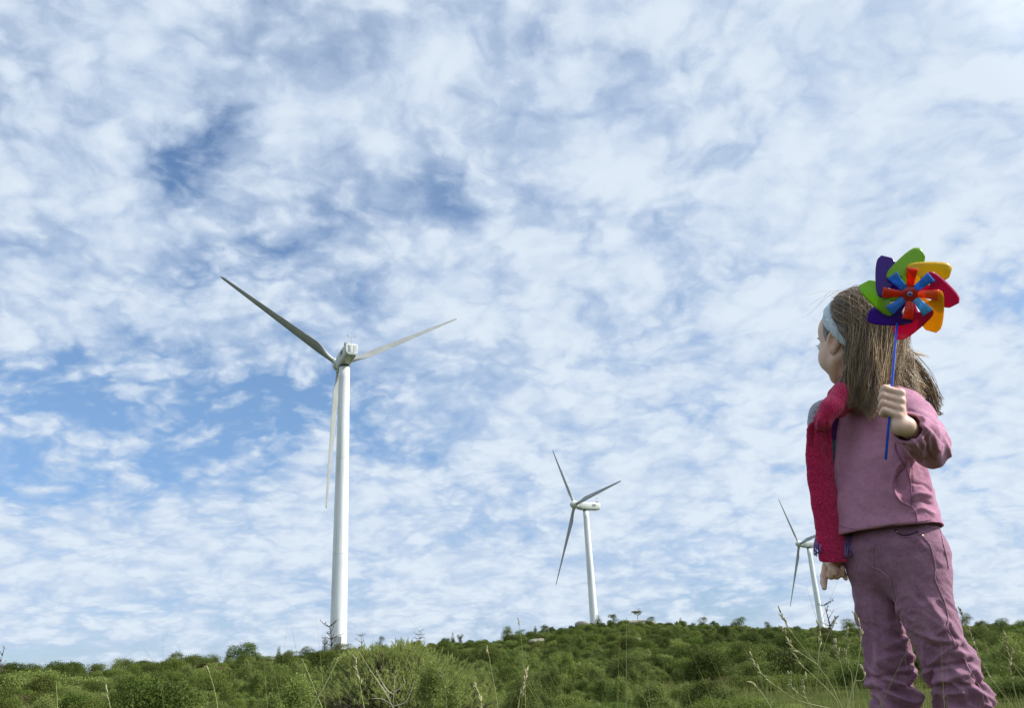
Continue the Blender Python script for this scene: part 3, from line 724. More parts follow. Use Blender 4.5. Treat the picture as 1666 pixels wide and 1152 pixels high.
stalk('low stalk curling at its tip beside the knee of the girl', [c8((1330,1200),(1400,890),(1490,860),(1520,800),(1500,720))], 1.66, [(0,.7,1)])
stalk('low bare stalk at the bottom left of the seed stalk cluster', [c8((520,1190),(410,1010),(350,940),(290,880))], 1.45, [(0,.6,1)])
stalk('straight thin stalk standing upright right of the middle', [[(1019,1175),(1019,1090),(1019,1005)]], 2.0, [], r=.001)
stalk('pale thick seed spike at the bottom centre', [[(840,1175),(845,1140),(852,1115),(856,1094)]], 1.5, [(0,.35,1)], ss=.010, dens=600)
stalk('very thin stalk rising over the middle skyline', [[(856,1170),(853,1100),(849,1050),(844,1008)]], 2.2, [(0,.93,1)], r=.0007)
stalk('thin stalk leaning left at the bottom centre', [[(814,1175),(803,1110),(793,1056)]], 1.8, [(0,.85,1)])
stalk('pale bent stalk with a broad tip right of the pine', [[(785,1175),(782,1140),(774,1118)]], 1.5, [(0,.3,1)], ss=.010, dens=500)
stalk('thin pale stalk leaning left below the left skyline', [[(358,1175),(348,1120),(337,1088)]], 1.7, [(0,.8,1)])
stalk('short pale stalk at the bottom left', [[(182,1180),(178,1145),(172,1124)]], 1.6, [(0,.6,1)])
stalk('faint stalk near the bottom left corner', [[(94,1180),(93,1140),(91,1108)]], 2.0, [])
stalk('thick pale stalk slanting right in front of the pine', [[(496,1175),(512,1146),(533,1107),(551,1070)]], 1.6, [], r=.0016)
stalk('thin stalk crossing the slanting thick one', [[(534,1180),(521,1145),(505,1105),(491,1072)]], 1.6, [])
stalk('beaded stalk in front of the left side of the pine', [[(598,1180),(590,1140),(583,1100),(576,1072)]], 1.6, [(0,.55,1)])
stalk('long thin stalk leaning left across the pine', [[(650,1175),(632,1138),(605,1095),(583,1060)]], 1.7, [])
stalk('thin stalk in front of the right side of the pine', [[(728,1180),(726,1140),(722,1112),(717,1096)]], 1.6, [(0,.7,1)])
stalk('leaning seed stalk right of the legs of the girl', [[(1665,1170),(1630,1128),(1600,1085),(1578,1030),(1560,990)]], 2.2, [(0,.35,1)])
stalk('beaded stalk at the right edge', [[(1690,1150),(1668,1110),(1645,1075),(1637,1050),(1634,1032)]], 2.1, [(0,.45,1)])
stalk('short beaded stalk low at the right edge', [[(1668,1180),(1650,1120),(1643,1085),(1648,1060)]], 2.0, [(0,.4,1)])
stalk('thin bare stalk bending at the right edge', [[(1620,1180),(1610,1130),(1590,1080),(1572,1050)]], 2.3, [(0,.7,1)])
# bare twig in front of the pine
def c7(*pts): return [(500+x/2.975, 980+y/2.975) for x, y in pts]
stalk('pale leafless forked twig in front of the pine', [c7((418,560),(418,450),(425,330)), c7((418,450),(380,420),(330,330)), c7((418,440),(470,400),(465,370)), c7((420,505),(480,480),(520,380)), c7((410,500),(360,470),(310,470)), c7((400,470),(340,380),(300,330))], 1.9, [], r=.0010, name='dry_twig', mat=M_DEAD, group=None)

# meadow grass: nobody could count it
rg = np.random.default_rng(21)
def blades(n, r0, r1, h0, h1, wd, azr=0.68, bend=.35):
    r = np.sqrt(rg.uniform(r0**2, r1**2, n)); a = rg.uniform(-azr, azr, n); x = r*np.sin(a); y = r*np.cos(a)
    c = fbm(np.stack([x/1.5, y/1.5, x*0], 1), 3, 3); k = c > -0.25+rg.uniform(-.3, .3, n)*.5; x, y, r, c = x[k], y[k], r[k], c[k]; n = len(x)
    z = terr(x, y); h = rg.uniform(h0, h1, n)*(1+.5*c); th = rg.uniform(0, 2*pi, n); b = rg.uniform(.05, bend, n)*h
    dx, dy = np.cos(th), np.sin(th); ph = rg.uniform(0, pi, n); sx, sy = np.cos(ph)*wd, np.sin(ph)*wd
    B = np.stack([x, y, z-.01], 1); S_ = np.stack([sx, sy, x*0], 1)
    M_ = B+np.stack([dx*b*.3, dy*b*.3, h*.6], 1); T_ = B+np.stack([dx*b, dy*b, h], 1)
    V = np.stack([B-S_, B+S_, M_+S_*.7, M_-S_*.7, T_+S_*.12, T_-S_*.12], 1).reshape(-1, 3)
    i = np.arange(n)[:, None]*6; F = np.concatenate([i+np.array([0, 1, 2, 3]), i+np.array([3, 2, 4, 5])])
    return V, F
parts = [blades(420, 1.35, 3.8, .24, .46, .0009, .68, .55), blades(7000, 1.3, 6, .05, .24, .0011), blades(26000, 5, 16, .04, .15, .0022), blades(60000, 14, 45, .06, .24, .005), blades(50000, 40, 100, .10, .3, .010)]
Vs = []; Fs = []; o_ = 0
for V, F in parts: Vs.append(V); Fs.append(F+o_); o_ += len(V)
M_GRASS = leaf_mat("meadow_grass", (0.125, 0.150, 0.036), (0.205, 0.215, 0.070), (0.2, 0.2, 0.08), 0.4, 0.7, 0.0)
tag(mesh_obj('grass', np.concatenate(Vs), np.concatenate(Fs), M_GRASS, smooth=False), 'yellowish green meadow grass covering the ground in front of the shrubs', 'grass', kind='stuff')
# ------------------------------------------------------------------ solid modelling on a grid
class Field:
    def __init__(s, lo, hi, h):
        s.h = h; s.o = np.array(lo, float); s.n = np.ceil((np.array(hi)-s.o)/h).astype(int)+1
        s.v = np.full(tuple(s.n), 0.05, np.float32)
    def block(s, lo, hi):
        a = np.clip(np.floor((np.array(lo)-s.o)/s.h).astype(int), 0, s.n-1); b = np.clip(np.ceil((np.array(hi)-s.o)/s.h).astype(int)+1, 0, s.n)
        if (b <= a).any(): return None
        g = [((np.arange(a[i], b[i])*s.h)+s.o[i]).astype(np.float32) for i in range(3)]
        X, Y, Z = np.meshgrid(*g, indexing='ij', sparse=True)
        return (slice(a[0], b[0]), slice(a[1], b[1]), slice(a[2], b[2])), X, Y, Z
    def apply(s, sl, d, k, sub):
        c = s.v[sl]
        if sub:
            e = -d
            if k > 0: h = np.maximum(k-np.abs(c-e), 0)/k; s.v[sl] = np.maximum(c, e)+h*h*k/4
            else: s.v[sl] = np.maximum(c, e)
        else:
            if k > 0: h = np.maximum(k-np.abs(c-d), 0)/k; s.v[sl] = np.minimum(c, d)-h*h*k/4
            else: s.v[sl] = np.minimum(c, d)
    def cone(s, a, b, ra, rb, k=0.01, sub=False, w=None, kw=1.0):
        """tapered capsule; w/kw: cross-section stretched kw times along unit vector w"""
        a = Vector(a); b = Vector(b); R = max(ra, rb)*max(1, kw)+k+3*s.h
        lo = [min(a[i], b[i])-R for i in range(3)]; hi = [max(a[i], b[i])+R for i in range(3)]
        r = s.block(lo, hi)
        if r is None: return
        sl, X, Y, Z = r; px, py, pz = X-a.x, Y-a.y, Z-a.z; ab = b-a
        if w is not None:
            w = Vector(w).normalized(); dw = (px*w.x+py*w.y+pz*w.z)*(1-1/kw); abw = ab.dot(w)*(1-1/kw)
            px, py, pz = px-dw*w.x, py-dw*w.y, pz-dw*w.z; ab = ab-w*abw
        L = max(ab.length_squared, 1e-12); t = np.clip((px*ab.x+py*ab.y+pz*ab.z)/L, 0, 1)
        d = np.sqrt((px-t*ab.x)**2+(py-t*ab.y)**2+(pz-t*ab.z)**2)-(ra+(rb-ra)*t)
        s.apply(sl, d, k, sub)
    def ell(s, c, r, k=0.01, sub=False, M=None):
        """ellipsoid; M: 3 axis vectors (rows)"""
        c = Vector(c); R = max(r)+k+3*s.h; q = s.block([c[i]-R for i in range(3)], [c[i]+R for i in range(3)])
        if q is None: return
        sl, X, Y, Z = q; P = [X-c.x, Y-c.y, Z-c.z]
        M = M or (Vector((1, 0, 0)), Vector((0, 1, 0)), Vector((0, 0, 1)))
        L = [P[0]*m_.x+P[1]*m_.y+P[2]*m_.z for m_ in M]
        k0 = np.sqrt(sum((L[i]/r[i])**2 for i in range(3))); k1 = np.sqrt(sum((L[i]/r[i]**2)**2 for i in range(3)))+1e-9
        s.apply(sl, k0*(k0-1)/k1, k, sub)
    def path(s, P, R, k=0.01, sub=False, w=None, kw=1.0):
        for i in range(len(P)-1): s.cone(P[i], P[i+1], R[i], R[i+1], k, sub, w, kw)
    def cut(s, p, n, lo=None, hi=None, k=0.004):
        """remove everything on the +n side of the plane"""
        q = s.block(lo if lo is not None else s.o, hi if hi is not None else s.o+s.n*s.h)
        sl, X, Y, Z = q; n = Vector(n).normalized(); d = -((X-p[0])*n.x+(Y-p[1])*n.y+(Z-p[2])*n.z)
        s.apply(sl, d, k, True)
    def mesh(s):
        v = s.v; b = v < 0; n = s.n
        cnt = np.zeros(tuple(n-1), np.int8)
        for dx in (0, 1):
            for dy in (0, 1):
                for dz_ in (0, 1): cnt += b[dx:n[0]-1+dx, dy:n[1]-1+dy, dz_:n[2]-1+dz_]
        C_ = np.argwhere((cnt > 0) & (cnt < 8)); m_ = n-1
        flat = (C_[:, 0]*m_[1]+C_[:, 1])*m_[2]+C_[:, 2]
        cor = {}
        for dx in (0, 1):
            for dy in (0, 1):
                for dz_ in (0, 1): cor[dx, dy, dz_] = v[C_[:, 0]+dx, C_[:, 1]+dy, C_[:, 2]+dz_]
        acc = np.zeros((len(C_), 3)); w = np.zeros(len(C_))
        for a in cor:
            for ax_ in range(3):
                if a[ax_] == 0:
                    b_ = list(a); b_[ax_] = 1; b_ = tuple(b_); va, vb = cor[a], cor[b_]; x = (va < 0) != (vb < 0)
                    t = np.where(x, va/np.where(x, va-vb, 1), 0); p = np.tile(np.array(a, float), (len(C_), 1)); p[:, ax_] += t
                    acc[x] += p[x]; w[x] += 1
        V = (C_+acc/w[:, None])*s.h+s.o
        F = []
        for ax_ in range(3):
            s1 = [slice(None)]*3; s2 = [slice(None)]*3; s1[ax_] = slice(0, -1); s2[ax_] = slice(1, None)
            A_, B_ = b[tuple(s1)], b[tuple(s2)]; E = np.argwhere(A_ != B_); sg = A_[E[:, 0], E[:, 1], E[:, 2]]
            u, w_ = [(1, 2), (2, 0), (0, 1)][ax_]
            ok = (E[:, u] > 0) & (E[:, w_] > 0) & (E[:, u] < m_[u]) & (E[:, w_] < m_[w_]); E = E[ok]; sg = sg[ok]
            q = []
            for du, dw in ((-1, -1), (0, -1), (0, 0), (-1, 0)):
                c = E.copy(); c[:, u] += du; c[:, w_] += dw; q.append(np.searchsorted(flat, (c[:, 0]*m_[1]+c[:, 1])*m_[2]+c[:, 2]))
            q = np.stack(q, 1); q[~sg] = q[~sg][:, ::-1]; F.append(q)
        return V, np.concatenate(F)
def relax(V, F, it=2, lam=0.5):
    e = np.concatenate([F[:, [0, 1]], F[:, [1, 2]], F[:, [2, 3]], F[:, [3, 0]]]); 
    for _ in range(it):
        for l in (lam, -lam*0.95):
            sm = np.zeros_like(V); c = np.zeros(len(V)); 
            for i in range(3): sm[:, i] = np.bincount(e[:, 0], V[e[:, 1], i], len(V))+np.bincount(e[:, 1], V[e[:, 0], i], len(V))
            c = np.bincount(e[:, 0], minlength=len(V))+np.bincount(e[:, 1], minlength=len(V))
            V = V+l*(sm/np.maximum(c, 1)[:, None]-V)
    return V
def vnormals(V, F):
    n = np.cross(V[F[:, 2]]-V[F[:, 0]], V[F[:, 3]]-V[F[:, 1]]); N_ = np.zeros_like(V)
    for j in range(4):
        for i in range(3): N_[:, i] += np.bincount(F[:, j], n[:, i], len(V))
    return N_/(np.linalg.norm(N_, axis=1)[:, None]+1e-12)
def sstep(x, a, b): t = np.clip((x-a)/(b-a), 0, 1); return t*t*(3-2*t)

# ------------------------------------------------------------------ the girl
A_ = atY
def lerpP(a, b, t): return Vector(a).lerp(Vector(b), t)
yawB = radians(150); BL_ = Vector((sin(yawB), cos(yawB), 0)); BF = Vector((sin(yawB+pi/2), cos(yawB+pi/2), 0))   # her left, her front
if BF.y > 0: BF = -BF
# joints
neck0 = A_(1408, 640, 1.865); chest = A_(1430, 700, 1.86); belly = A_(1438, 790, 1.86); hemc = A_(1444, 868, 1.86); pelvis = A_(1452, 900, 1.86)
shL = A_(1484, 684, 1.80); elL = A_(1513, 729, 1.685); wrL = A_(1474, 694, 1.553)
shR = A_(1378, 684, 1.93); elR = A_(1350, 800, 1.965); wrR = A_(1352, 902, 1.93)
hipR = A_(1416, 905, 1.90); hipL = A_(1492, 905, 1.825)
kneeR = A_(1442, 1056, 1.925); kneeL = A_(1534, 1060, 1.845)
ankR = Vector((A_(1462, 1152, 1.91).x+.012, 1.925, 0.075)); ankL = Vector((A_(1566, 1152, 1.81).x+.018, 1.825, 0.075))
gz = 0.0
ROOT = Vector(((ankR.x+ankL.x)/2, (ankR.y+ankL.y)/2, tz((ankR.x+ankL.x)/2, (ankR.y+ankL.y)/2)))
person = empty('person', ROOT); tag(person, 'girl in mauve sweater and purple corduroy trousers looking away toward the turbines, holding a pinwheel', 'person')
def pobj(name, V, F, mat, parent=person, smooth=True, attrs=None, at=ROOT):
    V = np.array([tuple(v) for v in V]) if not isinstance(V, np.ndarray) else V
    return mesh_obj(name, V-np.array(at), F, mat, parent, smooth, attrs)

# skin
M_SKIN, t, b = newmat("skin"); P = t.add('ShaderNodeTexCoord').outputs['Object']
lipf = t.add('ShaderNodeAttribute', attribute_name='lip').outputs['Fac']; redf = t.add('ShaderNodeAttribute', attribute_name='flush').outputs['Fac']
c = t.mix(t.ss(t.noise(P, 30, 4, .6), .3, .7), (0.66, 0.425, 0.310, 1), (0.74, 0.50, 0.375, 1)); c = t.mix(t.m('MULTIPLY', redf, .55), c, (0.56, 0.24, 0.17, 1)); c = t.mix(lipf, c, (0.45, 0.15, 0.13, 1))
t.l.new(c, b.inputs['Base Color']); b.inputs['Roughness'].default_value = 0.48; b.inputs['Subsurface Weight'].default_value = 0.12
b.inputs['Subsurface Radius'].default_value = (0.012, 0.005, 0.003); b.inputs['Subsurface Scale'].default_value = 0.6
bp = t.add('ShaderNodeBump', {'Height': t.noise(P, 420, 3, .6), 'Strength': 0.12, 'Distance': 0.002}); t.l.new(bp.outputs[0], b.inputs['Normal'])

# head frame
HA = radians(-23); hf = Vector((sin(HA), cos(HA), 0.10)).normalized(); hl = Vector((0, 0, 1)).cross(hf).normalized(); hu = hf.cross(hl).normalized()
if hu.z < 0: hu = -hu
HC = A_(1392, 551, 1.86)
def hp(x, y, z): return HC+hl*x+hf*y+hu*z
HM = (hl, hf, hu)
hs = 1.0
body = Field((0.50, 1.36, -0.02), (1.12, 2.10, 1.16), 0.0024)
B = body
B.ell(hp(0, -.012, .016), (.0705, .084, .078), .0, M=HM)
B.ell(hp(0, .022, -.030), (.056, .055, .060), .02, M=HM)
B.ell(hp(0, .040, .026), (.056, .044, .050), .02, M=HM)
for s_ in (-1, 1):
    B.ell(hp(s_*.035, .043, -.038), (.028, .031, .033), .018, M=HM)
    B.cone(hp(s_*.055, .0, -.050), hp(s_*.018, .052, -.080), .014, .012, .02)
B.ell(hp(0, .060, -.080), (.020, .016, .014), .016, M=HM)
B.cone(hp(0, .080, .008), hp(0, .096, -.022), .006, .0085, .012)
for s_ in (-1, 1): B.ell(hp(s_*.008, .090, -.027), (.007, .008, .006), .006, M=HM)
for s_ in (-1, 1): B.ell(hp(s_*.029, .090, -.002), (.016, .010, .011), .008, True, M=HM)
B.ell(hp(0, .086, -.046), (.017, .007, .0045), .005, M=HM); B.ell(hp(0, .085, -.054), (.015, .007, .005), .004, M=HM)
B.ell(hp(0, .093, -.050), (.018, .004, .0016), .003, True, M=HM)
# ears: outer rim, bowl, lobe
ev = {}
for s_ in (-1, 1):
    ec = hp(s_*.0705, -.006, -.014); en = (hl*s_*0.93-hf*0.38).normalized(); eu = (hu*0.97-hf*0.22).normalized(); ew = en.cross(eu).normalized()
    B.ell(ec, (.0065, .0165, .026), .006, M=(en, ew, eu))
    B.ell(ec+en*.0060+ew*.001, (.0070, .0090, .0165), .002, True, M=(en, ew, eu))
    B.ell(ec+en*.001-eu*.022, (.005, .009, .009), .004, M=(en, ew, eu))
    B.ell(ec+en*.002-ew*.004-eu*.004, (.004, .003, .009), .003, M=(en, ew, eu))
# neck, torso
B.path([hp(0, -.022, -.03), hp(0, -.022, -.085), neck0], [.043, .038, .042], .025)
B.cone(neck0-Vector((0, 0, .03)), chest, .034, .050, .02, w=BL_, kw=1.3); B.cone(chest, belly, .050, .052, .02, w=BL_, kw=1.3); B.cone(belly, pelvis, .050, .045, .02, w=BL_, kw=1.3)
B.path([lerpP(chest, shL, .5), shL, elL, wrL], [.024, .026, .023, .0170], .012)
B.path([lerpP(chest, shR, .5), shR, elR, wrR], [.024, .024, .021, .0165], .012)
for hp_, kn, an in ((hipR, kneeR, ankR), (hipL, kneeL, ankL)):
    B.path([lerpP(pelvis, hp_, .6), hp_, lerpP(hp_, kn, .5), kn, lerpP(kn, an, .35), an], [.040, .036, .027, .021, .021, .019], .02)
    B.path([an-Vector((0, 0, .035))-BF*.01, an-Vector((0, 0, .045))+BF*.10], [.022, .018], .02)
# left fist around the stick
st0 = A_(1441, 748, 1.548); st1 = A_(1463.5, 478, 1.548)
sx = (st1-st0).normalized(); FC = lerpP(st0, st1, (748-661)/270.0)
tc = (CAM-FC).normalized(); tc = (tc-sx*tc.dot(sx)).normalized(); kx = sx.cross(tc).normalized()
if kx.dot(Rv) < 0: kx = -kx
def fp(k, s, c): return FC+kx*k+sx*s+tc*c
rf = .0074
palmW = fp(.0170, -.041, -.007)
for i, s_ in enumerate((.0225, .0080, -.0065, -.0205)):
    r_ = [.0074, .0076, .0074, .0066][i]; wd_ = [0, .0015, .0005, -.002][i]
    m_ = fp(.0150+.001*(1-abs(i-1)), s_-.0025, .0030); p_ = fp(-.0110-wd_, s_+.002, .0100); q_ = fp(-.0138-wd_, s_+.001, -.004); e_ = fp(-.001, s_, -.0120)
    B.cone(m_, p_, r_*1.10, r_, .0012); B.cone(p_, q_, r_, r_*.92, .002); B.cone(q_, e_, r_*.9, r_*.8, .002)
    B.ell(m_+tc*.0012+kx*.001, (r_*1.05,)*3, .003)
    B.cone(m_, lerpP(palmW, fp(.020, s_*0.7-.03, -.006), .6), r_*1.1, r_*1.15, .005)
B.path([fp(.011, .0, -.011), fp(.017, -.03, -.010), palmW], [.012, .013, .0130], .008)
B.path([palmW, lerpP(palmW, wrL, .6), wrL], [.0128, .0138, .0150], .008)
B.path([fp(.014, -.014, -.020), fp(.006, .008, -.0225), fp(-.001, .024, -.016), fp(-.005, .0345, -.0095)], [.0115, .0095, .0085, .0068], .004)
# relaxed right hand, palm to the viewer, one finger pointing down
def rp(x, y, Y=1.915): return A_(x, y, Y)
B.path([wrR, rp(1355, 914, 1.925)], [.0185, .017], .01)
B.ell(rp(1357, 922, 1.925), (.024, .013, .024), .012, M=(Rv, Fv, Uv))
B.path([rp(1344, 925, 1.925), rp(1341, 938, 1.922), rp(1340, 948, 1.918), rp(1341, 957, 1.914)], [.0088, .0078, .0068, .0055], .004)
for (x, y1, y2, c_, rr_) in ((1351, 934, 939, 0, .0080), (1360, 935, 939, 1, .0078), (1368, 933, 936, 2, .0070)):
    B.path([rp(x, 924, 1.925), rp(x, y1, 1.920), rp(x+1, y2-1, 1.905), rp(x+1+c_, y2-11, 1.898)], [rr_*1.05, rr_, rr_*.92, rr_*.78], .0025)
B.path([rp(1370, 928, 1.92), rp(1373, 936, 1.914), rp(1376, 942, 1.908)], [.0066, .0058, .0046], .002)
B.path([rp(1347, 912, 1.915), rp(1353, 920, 1.900), rp(1357, 927, 1.895), rp(1358, 934, 1.893)], [.0105, .0085, .0072, .0055], .004)
V, F = B.mesh(); V = relax(V, F, 1)
dl = np.linalg.norm((V-np.array(hp(0, .088, -.050)))/np.array([.02, .02, .0095]), axis=1)
lip = np.clip(1.3-dl, 0, 1)
fl = np.zeros(len(V))
for c_, r_ in ((hp(.0705, -.006, -.014), .03), (hp(.045, .05, -.035), .022), (hp(-.045, .05, -.035), .022), (FC, .028), (rp(1355, 938), .03)):
    fl = np.maximum(fl, 0.8*np.clip(1-np.linalg.norm(V-np.array(c_), axis=1)/r_, 0, 1))
bodyo = pobj('body', V, F, M_SKIN, attrs={'lip': lip, 'flush': fl})
M_EYE = simple_mat("eye_white", (0.75, 0.73, 0.70), rough=.15); M_IRIS = simple_mat("iris", (0.10, 0.055, 0.025), rough=.1); M_BROW = simple_mat("brow_hair", (0.08, 0.045, 0.025), rough=.7)
def ball(c, r, M=HM, n=14, rr=(1, 1, 1)):
    V = []; F = []
    for i in range(n+1):
        for j in range(2*n):
            a = pi*i/n; q = pi*j/n; V.append(Vector(c)+M[0]*(r*rr[0]*sin(a)*cos(q))+M[1]*(r*rr[1]*sin(a)*sin(q))+M[2]*(r*rr[2]*cos(a)))
    for i in range(n):
        for j in range(2*n): F.append([i*2*n+j, (i+1)*2*n+j, (i+1)*2*n+(j+1) % (2*n), i*2*n+(j+1) % (2*n)])
    return V, F
for s_ in (-1, 1):
    V, F = ball(hp(s_*.029, .0745, -.003), .0115); e = pobj('eye', V, F, M_EYE)
    V, F = ball(hp(s_*.029, .0825, -.003), .0046, rr=(1, .85, 1)); i_ = pobj('iris', V, F, M_IRIS, e)
    q = MB(); q.tube([hp(s_*.014, .0855, .016), hp(s_*.028, .086, .0205), hp(s_*.043, .074, .017)], [.0014, .0018, .0008], 6); q.V = [tuple(Vector(v)-ROOT) for v in q.V]; q.build('eyebrow', M_BROW, person)
    q = MB()
    for k in range(9):
        a = k/8; p = hp(s_*(.018+.023*a), .0858-.010*a*a, .0015-.002*a); q.tube([p, p+hf*.004+hu*.0005+hl*s_*.002*a, p+hf*.0055+hu*.003+hl*s_*.003*a], [.0004, .0003, .0002], 4)
    q.V = [tuple(Vector(v)-ROOT) for v in q.V]; q.build('eyelashes', M_BROW, person)

# ---- sweater
def curve(pts, n=5): return [tuple(p)[:2] for p in smooth_poly([Vector((x, y, 0)) for x, y in pts], n)]
def z3(*p): return curve([(1280+x/3.578, 830+y/3.578) for x, y in p])
def z2(*p): return curve([(1280+x/3.3875, 600+y/3.3875) for x, y in p])
def z4(*p): return curve([(1400+x/6.4, 580+y/6.4) for x, y in p])
def fold(pts, amp, wid, xx, yy, zf=None):
    P = (zf or z3)(*pts); P = np.array(P); d = np.full(len(xx), 1e9)
    for i in range(len(P)-1):
        a, b_ = P[i], P[i+1]; ab = b_-a; t = np.clip(((xx-a[0])*ab[0]+(yy-a[1])*ab[1])/(ab@ab+1e-9), 0, 1)
        ends_ = 0; d = np.minimum(d, np.hypot(xx-a[0]-t*ab[0], yy-a[1]-t*ab[1]))
    return amp*np.exp(-(d/wid)**2)
def fabric(name, c1, c2, ns, rough, bscale, bstr, fine=None, sheen=0.3, dist=.002):
    mt, t, b = newmat(name); P = t.add('ShaderNodeTexCoord').outputs['Object']
    f = t.m('ADD', t.m('MULTIPLY', t.noise(P, ns, 5, .65), .7), t.m('MULTIPLY', t.noise(P, ns*14, 4, .7), .45))
    t.l.new(t.mix(t.ss(f, .38, .78), c4(c1), c4(c2)), b.inputs['Base Color']); b.inputs['Roughness'].default_value = rough; b.inputs['Specular IOR Level'].default_value = .2
    b.inputs['Sheen Weight'].default_value = sheen; b.inputs['Sheen Roughness'].default_value = .4; b.inputs['Sheen Tint'].default_value = c4([min(1, q*2+.2) for q in c2])
    h = t.m('ADD', t.noise(P, bscale, 5, .7), t.m('MULTIPLY', t.noise(P, bscale*.12, 3, .6), 1.6))
    bp = t.add('ShaderNodeBump', {'Height': h, 'Strength': bstr*1.15, 'Distance': dist*1.2}); t.l.new(bp.outputs[0], b.inputs['Normal'])
    return mt
M_SWEAT = fabric("fleece_mauve", (0.390, 0.170, 0.255), (0.500, 0.245, 0.340), 9, .9, 420, .5)
M_SWEATD = fabric("fleece_seam", (0.26, 0.10, 0.17), (0.34, 0.15, 0.23), 30, .9, 420, .5)
M_CORD = fabric("corduroy_plum", (0.205, 0.095, 0.145), (0.345, 0.180, 0.250), 14, .85, 300, .6, sheen=.5)
M_CORDS = simple_mat("seam_thread", (0.38, 0.21, 0.27), (0.26, .13, .18), 200, .9)
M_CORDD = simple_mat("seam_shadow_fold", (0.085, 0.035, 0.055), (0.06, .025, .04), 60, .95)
SW = Field((0.50, 1.50, 0.36), (1.10, 2.08, 0.98), 0.0026); B = SW
kwid = 1.40
shc = lerpP(shL, shR, .5)
topc = A_(1418, 668, 1.862); c1_ = A_(1423, 706, 1.86); c2_ = A_(1426, 760, 1.86); c3_ = A_(1435, 815, 1.86); c4_ = A_(1444, 885, 1.86)
B.path([topc, c1_, c2_, c3_, c4_], [.055, .063, .067, .078, .092], .02, w=BL_, kw=kwid)
B.path([A_(1397, 632, 1.865), A_(1404, 652, 1.865), topc], [.042, .046, .053], .02, w=BL_, kw=1.25)
B.path([lerpP(topc, shL, .35)-Vector((0, 0, .002)), shL, lerpP(shL, elL, .55), elL], [.049, .045, .040, .037], .02)
B.path([A_(1436, 655, 1.85), A_(1476, 664, 1.825)], [.045, .040], .015)
B.path([elL, lerpP(elL, wrL, .5), lerpP(elL, wrL, .90)], [.037, .034, .028], .012)
B.path([lerpP(topc, shR, .35), shR, lerpP(shR, elR, .5), elR, lerpP(elR, wrR, .95)], [.052, .044, .034, .031, .024], .025)
# hem: slanting cut, hollow below
hem_n = (A_(1445, 905, 1.86)-A_(1443, 862, 1.86)).normalized()
hp0 = A_(1445, 868, 1.86); hn = (Vector((0, 0, -1))+Vector((-.02, 0.0, 0))).normalized()
B.cut(hp0, hn, (0.60, 1.60, .30), (1.10, 2.10, hp0.z+.05), .006)
B.cone(A_(1443, 850, 1.86), A_(1446, 930, 1.86), .079, .090, .004, True, w=BL_, kw=kwid)
# keep the right sleeve that the cut would remove below the hem
B.path([lerpP(elR, wrR, .4), lerpP(elR, wrR, .95)], [.028, .025], .006)
# cuff: rolled edge and hollow
cd_ = (wrL-elL).normalized(); cp = lerpP(elL, wrL, .95)
B.cut(cp, cd_, list(cp-Vector((.05, .05, .05))), list(cp+Vector((.05, .05, .05))), .004)
e1_ = cd_.cross(Vector((0, 0, 1))).normalized(); e2_ = cd_.cross(e1_)
ringp = [cp-cd_*.004+(e1_*cos(2*pi*j/24)+e2_*sin(2*pi*j/24))*.0275 for j in range(25)]
B.path(ringp, [.0046]*25, .004)
B.cone(cp-cd_*.030, cp+cd_*.03, .0245, .0250, .003, True)
cd2 = (wrR-elR).normalized(); cp2 = lerpP(elR, wrR, .93); B.cut(cp2, cd2, list(cp2-Vector((.035,)*3)), list(cp2+Vector((.035,)*3)), .004); B.cone(cp2-cd2*.02, cp2+cd2*.02, .0205, .0205, .003, True)
# neckline
B.cone(A_(1399, 642, 1.865), hp(0, -.02, -.05), .036, .046, .004, True)
V, F = B.mesh(); V = relax(V, F, 1)
N_ = vnormals(V, F)
def local(V, o, ax1, ax2, ax3): D_ = V-np.array(o); return np.stack([D_@np.array(a) for a in (ax1, ax2, ax3)], 1)
L1 = local(V, c2_, BL_, BF, Vector((0, 0, 1)))
arm_t = np.clip(((V-np.array(shL))@np.array(elL-shL))/((elL-shL).length_squared), -1, 1.4)
def segdist(V, a, b):
    a = np.array(a); b = np.array(b); ab = b-a; t = np.clip((V-a)@ab/(ab@ab), 0, 1); return np.linalg.norm(V-(a+t[:, None]*ab), axis=1), t
d1, t1 = segdist(V, shL, elL); d2, t2 = segdist(V, elL, cp)
inarm = (np.minimum(d1, d2) < .058)*sstep(np.where(d1 < d2, t1, 1), .35, .75)
dsp = 0.0035*fbm(L1*np.array([13, 9, 2.2]), 3, 41)+.0015*fbm(L1*60, 3, 7)
# soft vertical folds from the shoulder, pucker along the side seam
ridge = lambda x: 1-np.abs(x)*2.2
dsp = dsp*(1-inarm)
ax_a = (elL-shL).normalized(); ax_b = (cp-elL).normalized()
w2 = sstep(np.where(d1 < d2, t1*.5, .5+t2*.5), .2, .9)
uu = np.where(d1 < d2, t1*(elL-shL).length, (elL-shL).length+t2*(cp-elL).length)
ang = np.arctan2((V-np.array(elL))@np.array(e1_), (V-np.array(elL))@np.array(e2_))
q = np.stack([uu*24+1.3*np.sin(ang*1+1), np.cos(ang)*1.1, np.sin(ang)*1.1], 1)
dsp += inarm*(0.0030*ridge(vnoise(q, 3))-.0012)*(1-.8*sstep(t2, .75, 1.0)*(d2 < d1))
side = np.exp(-((L1[:, 0]-.095)/.03)**2)*sstep(-L1[:, 2], -.05, .02)*(1-inarm)
dsp += side*(1-.75*sstep(-L1[:, 2], .075, .10))*0.005*np.sin(L1[:, 2]*95+4*vnoise(L1*20, 2)+L1[:, 1]*30)
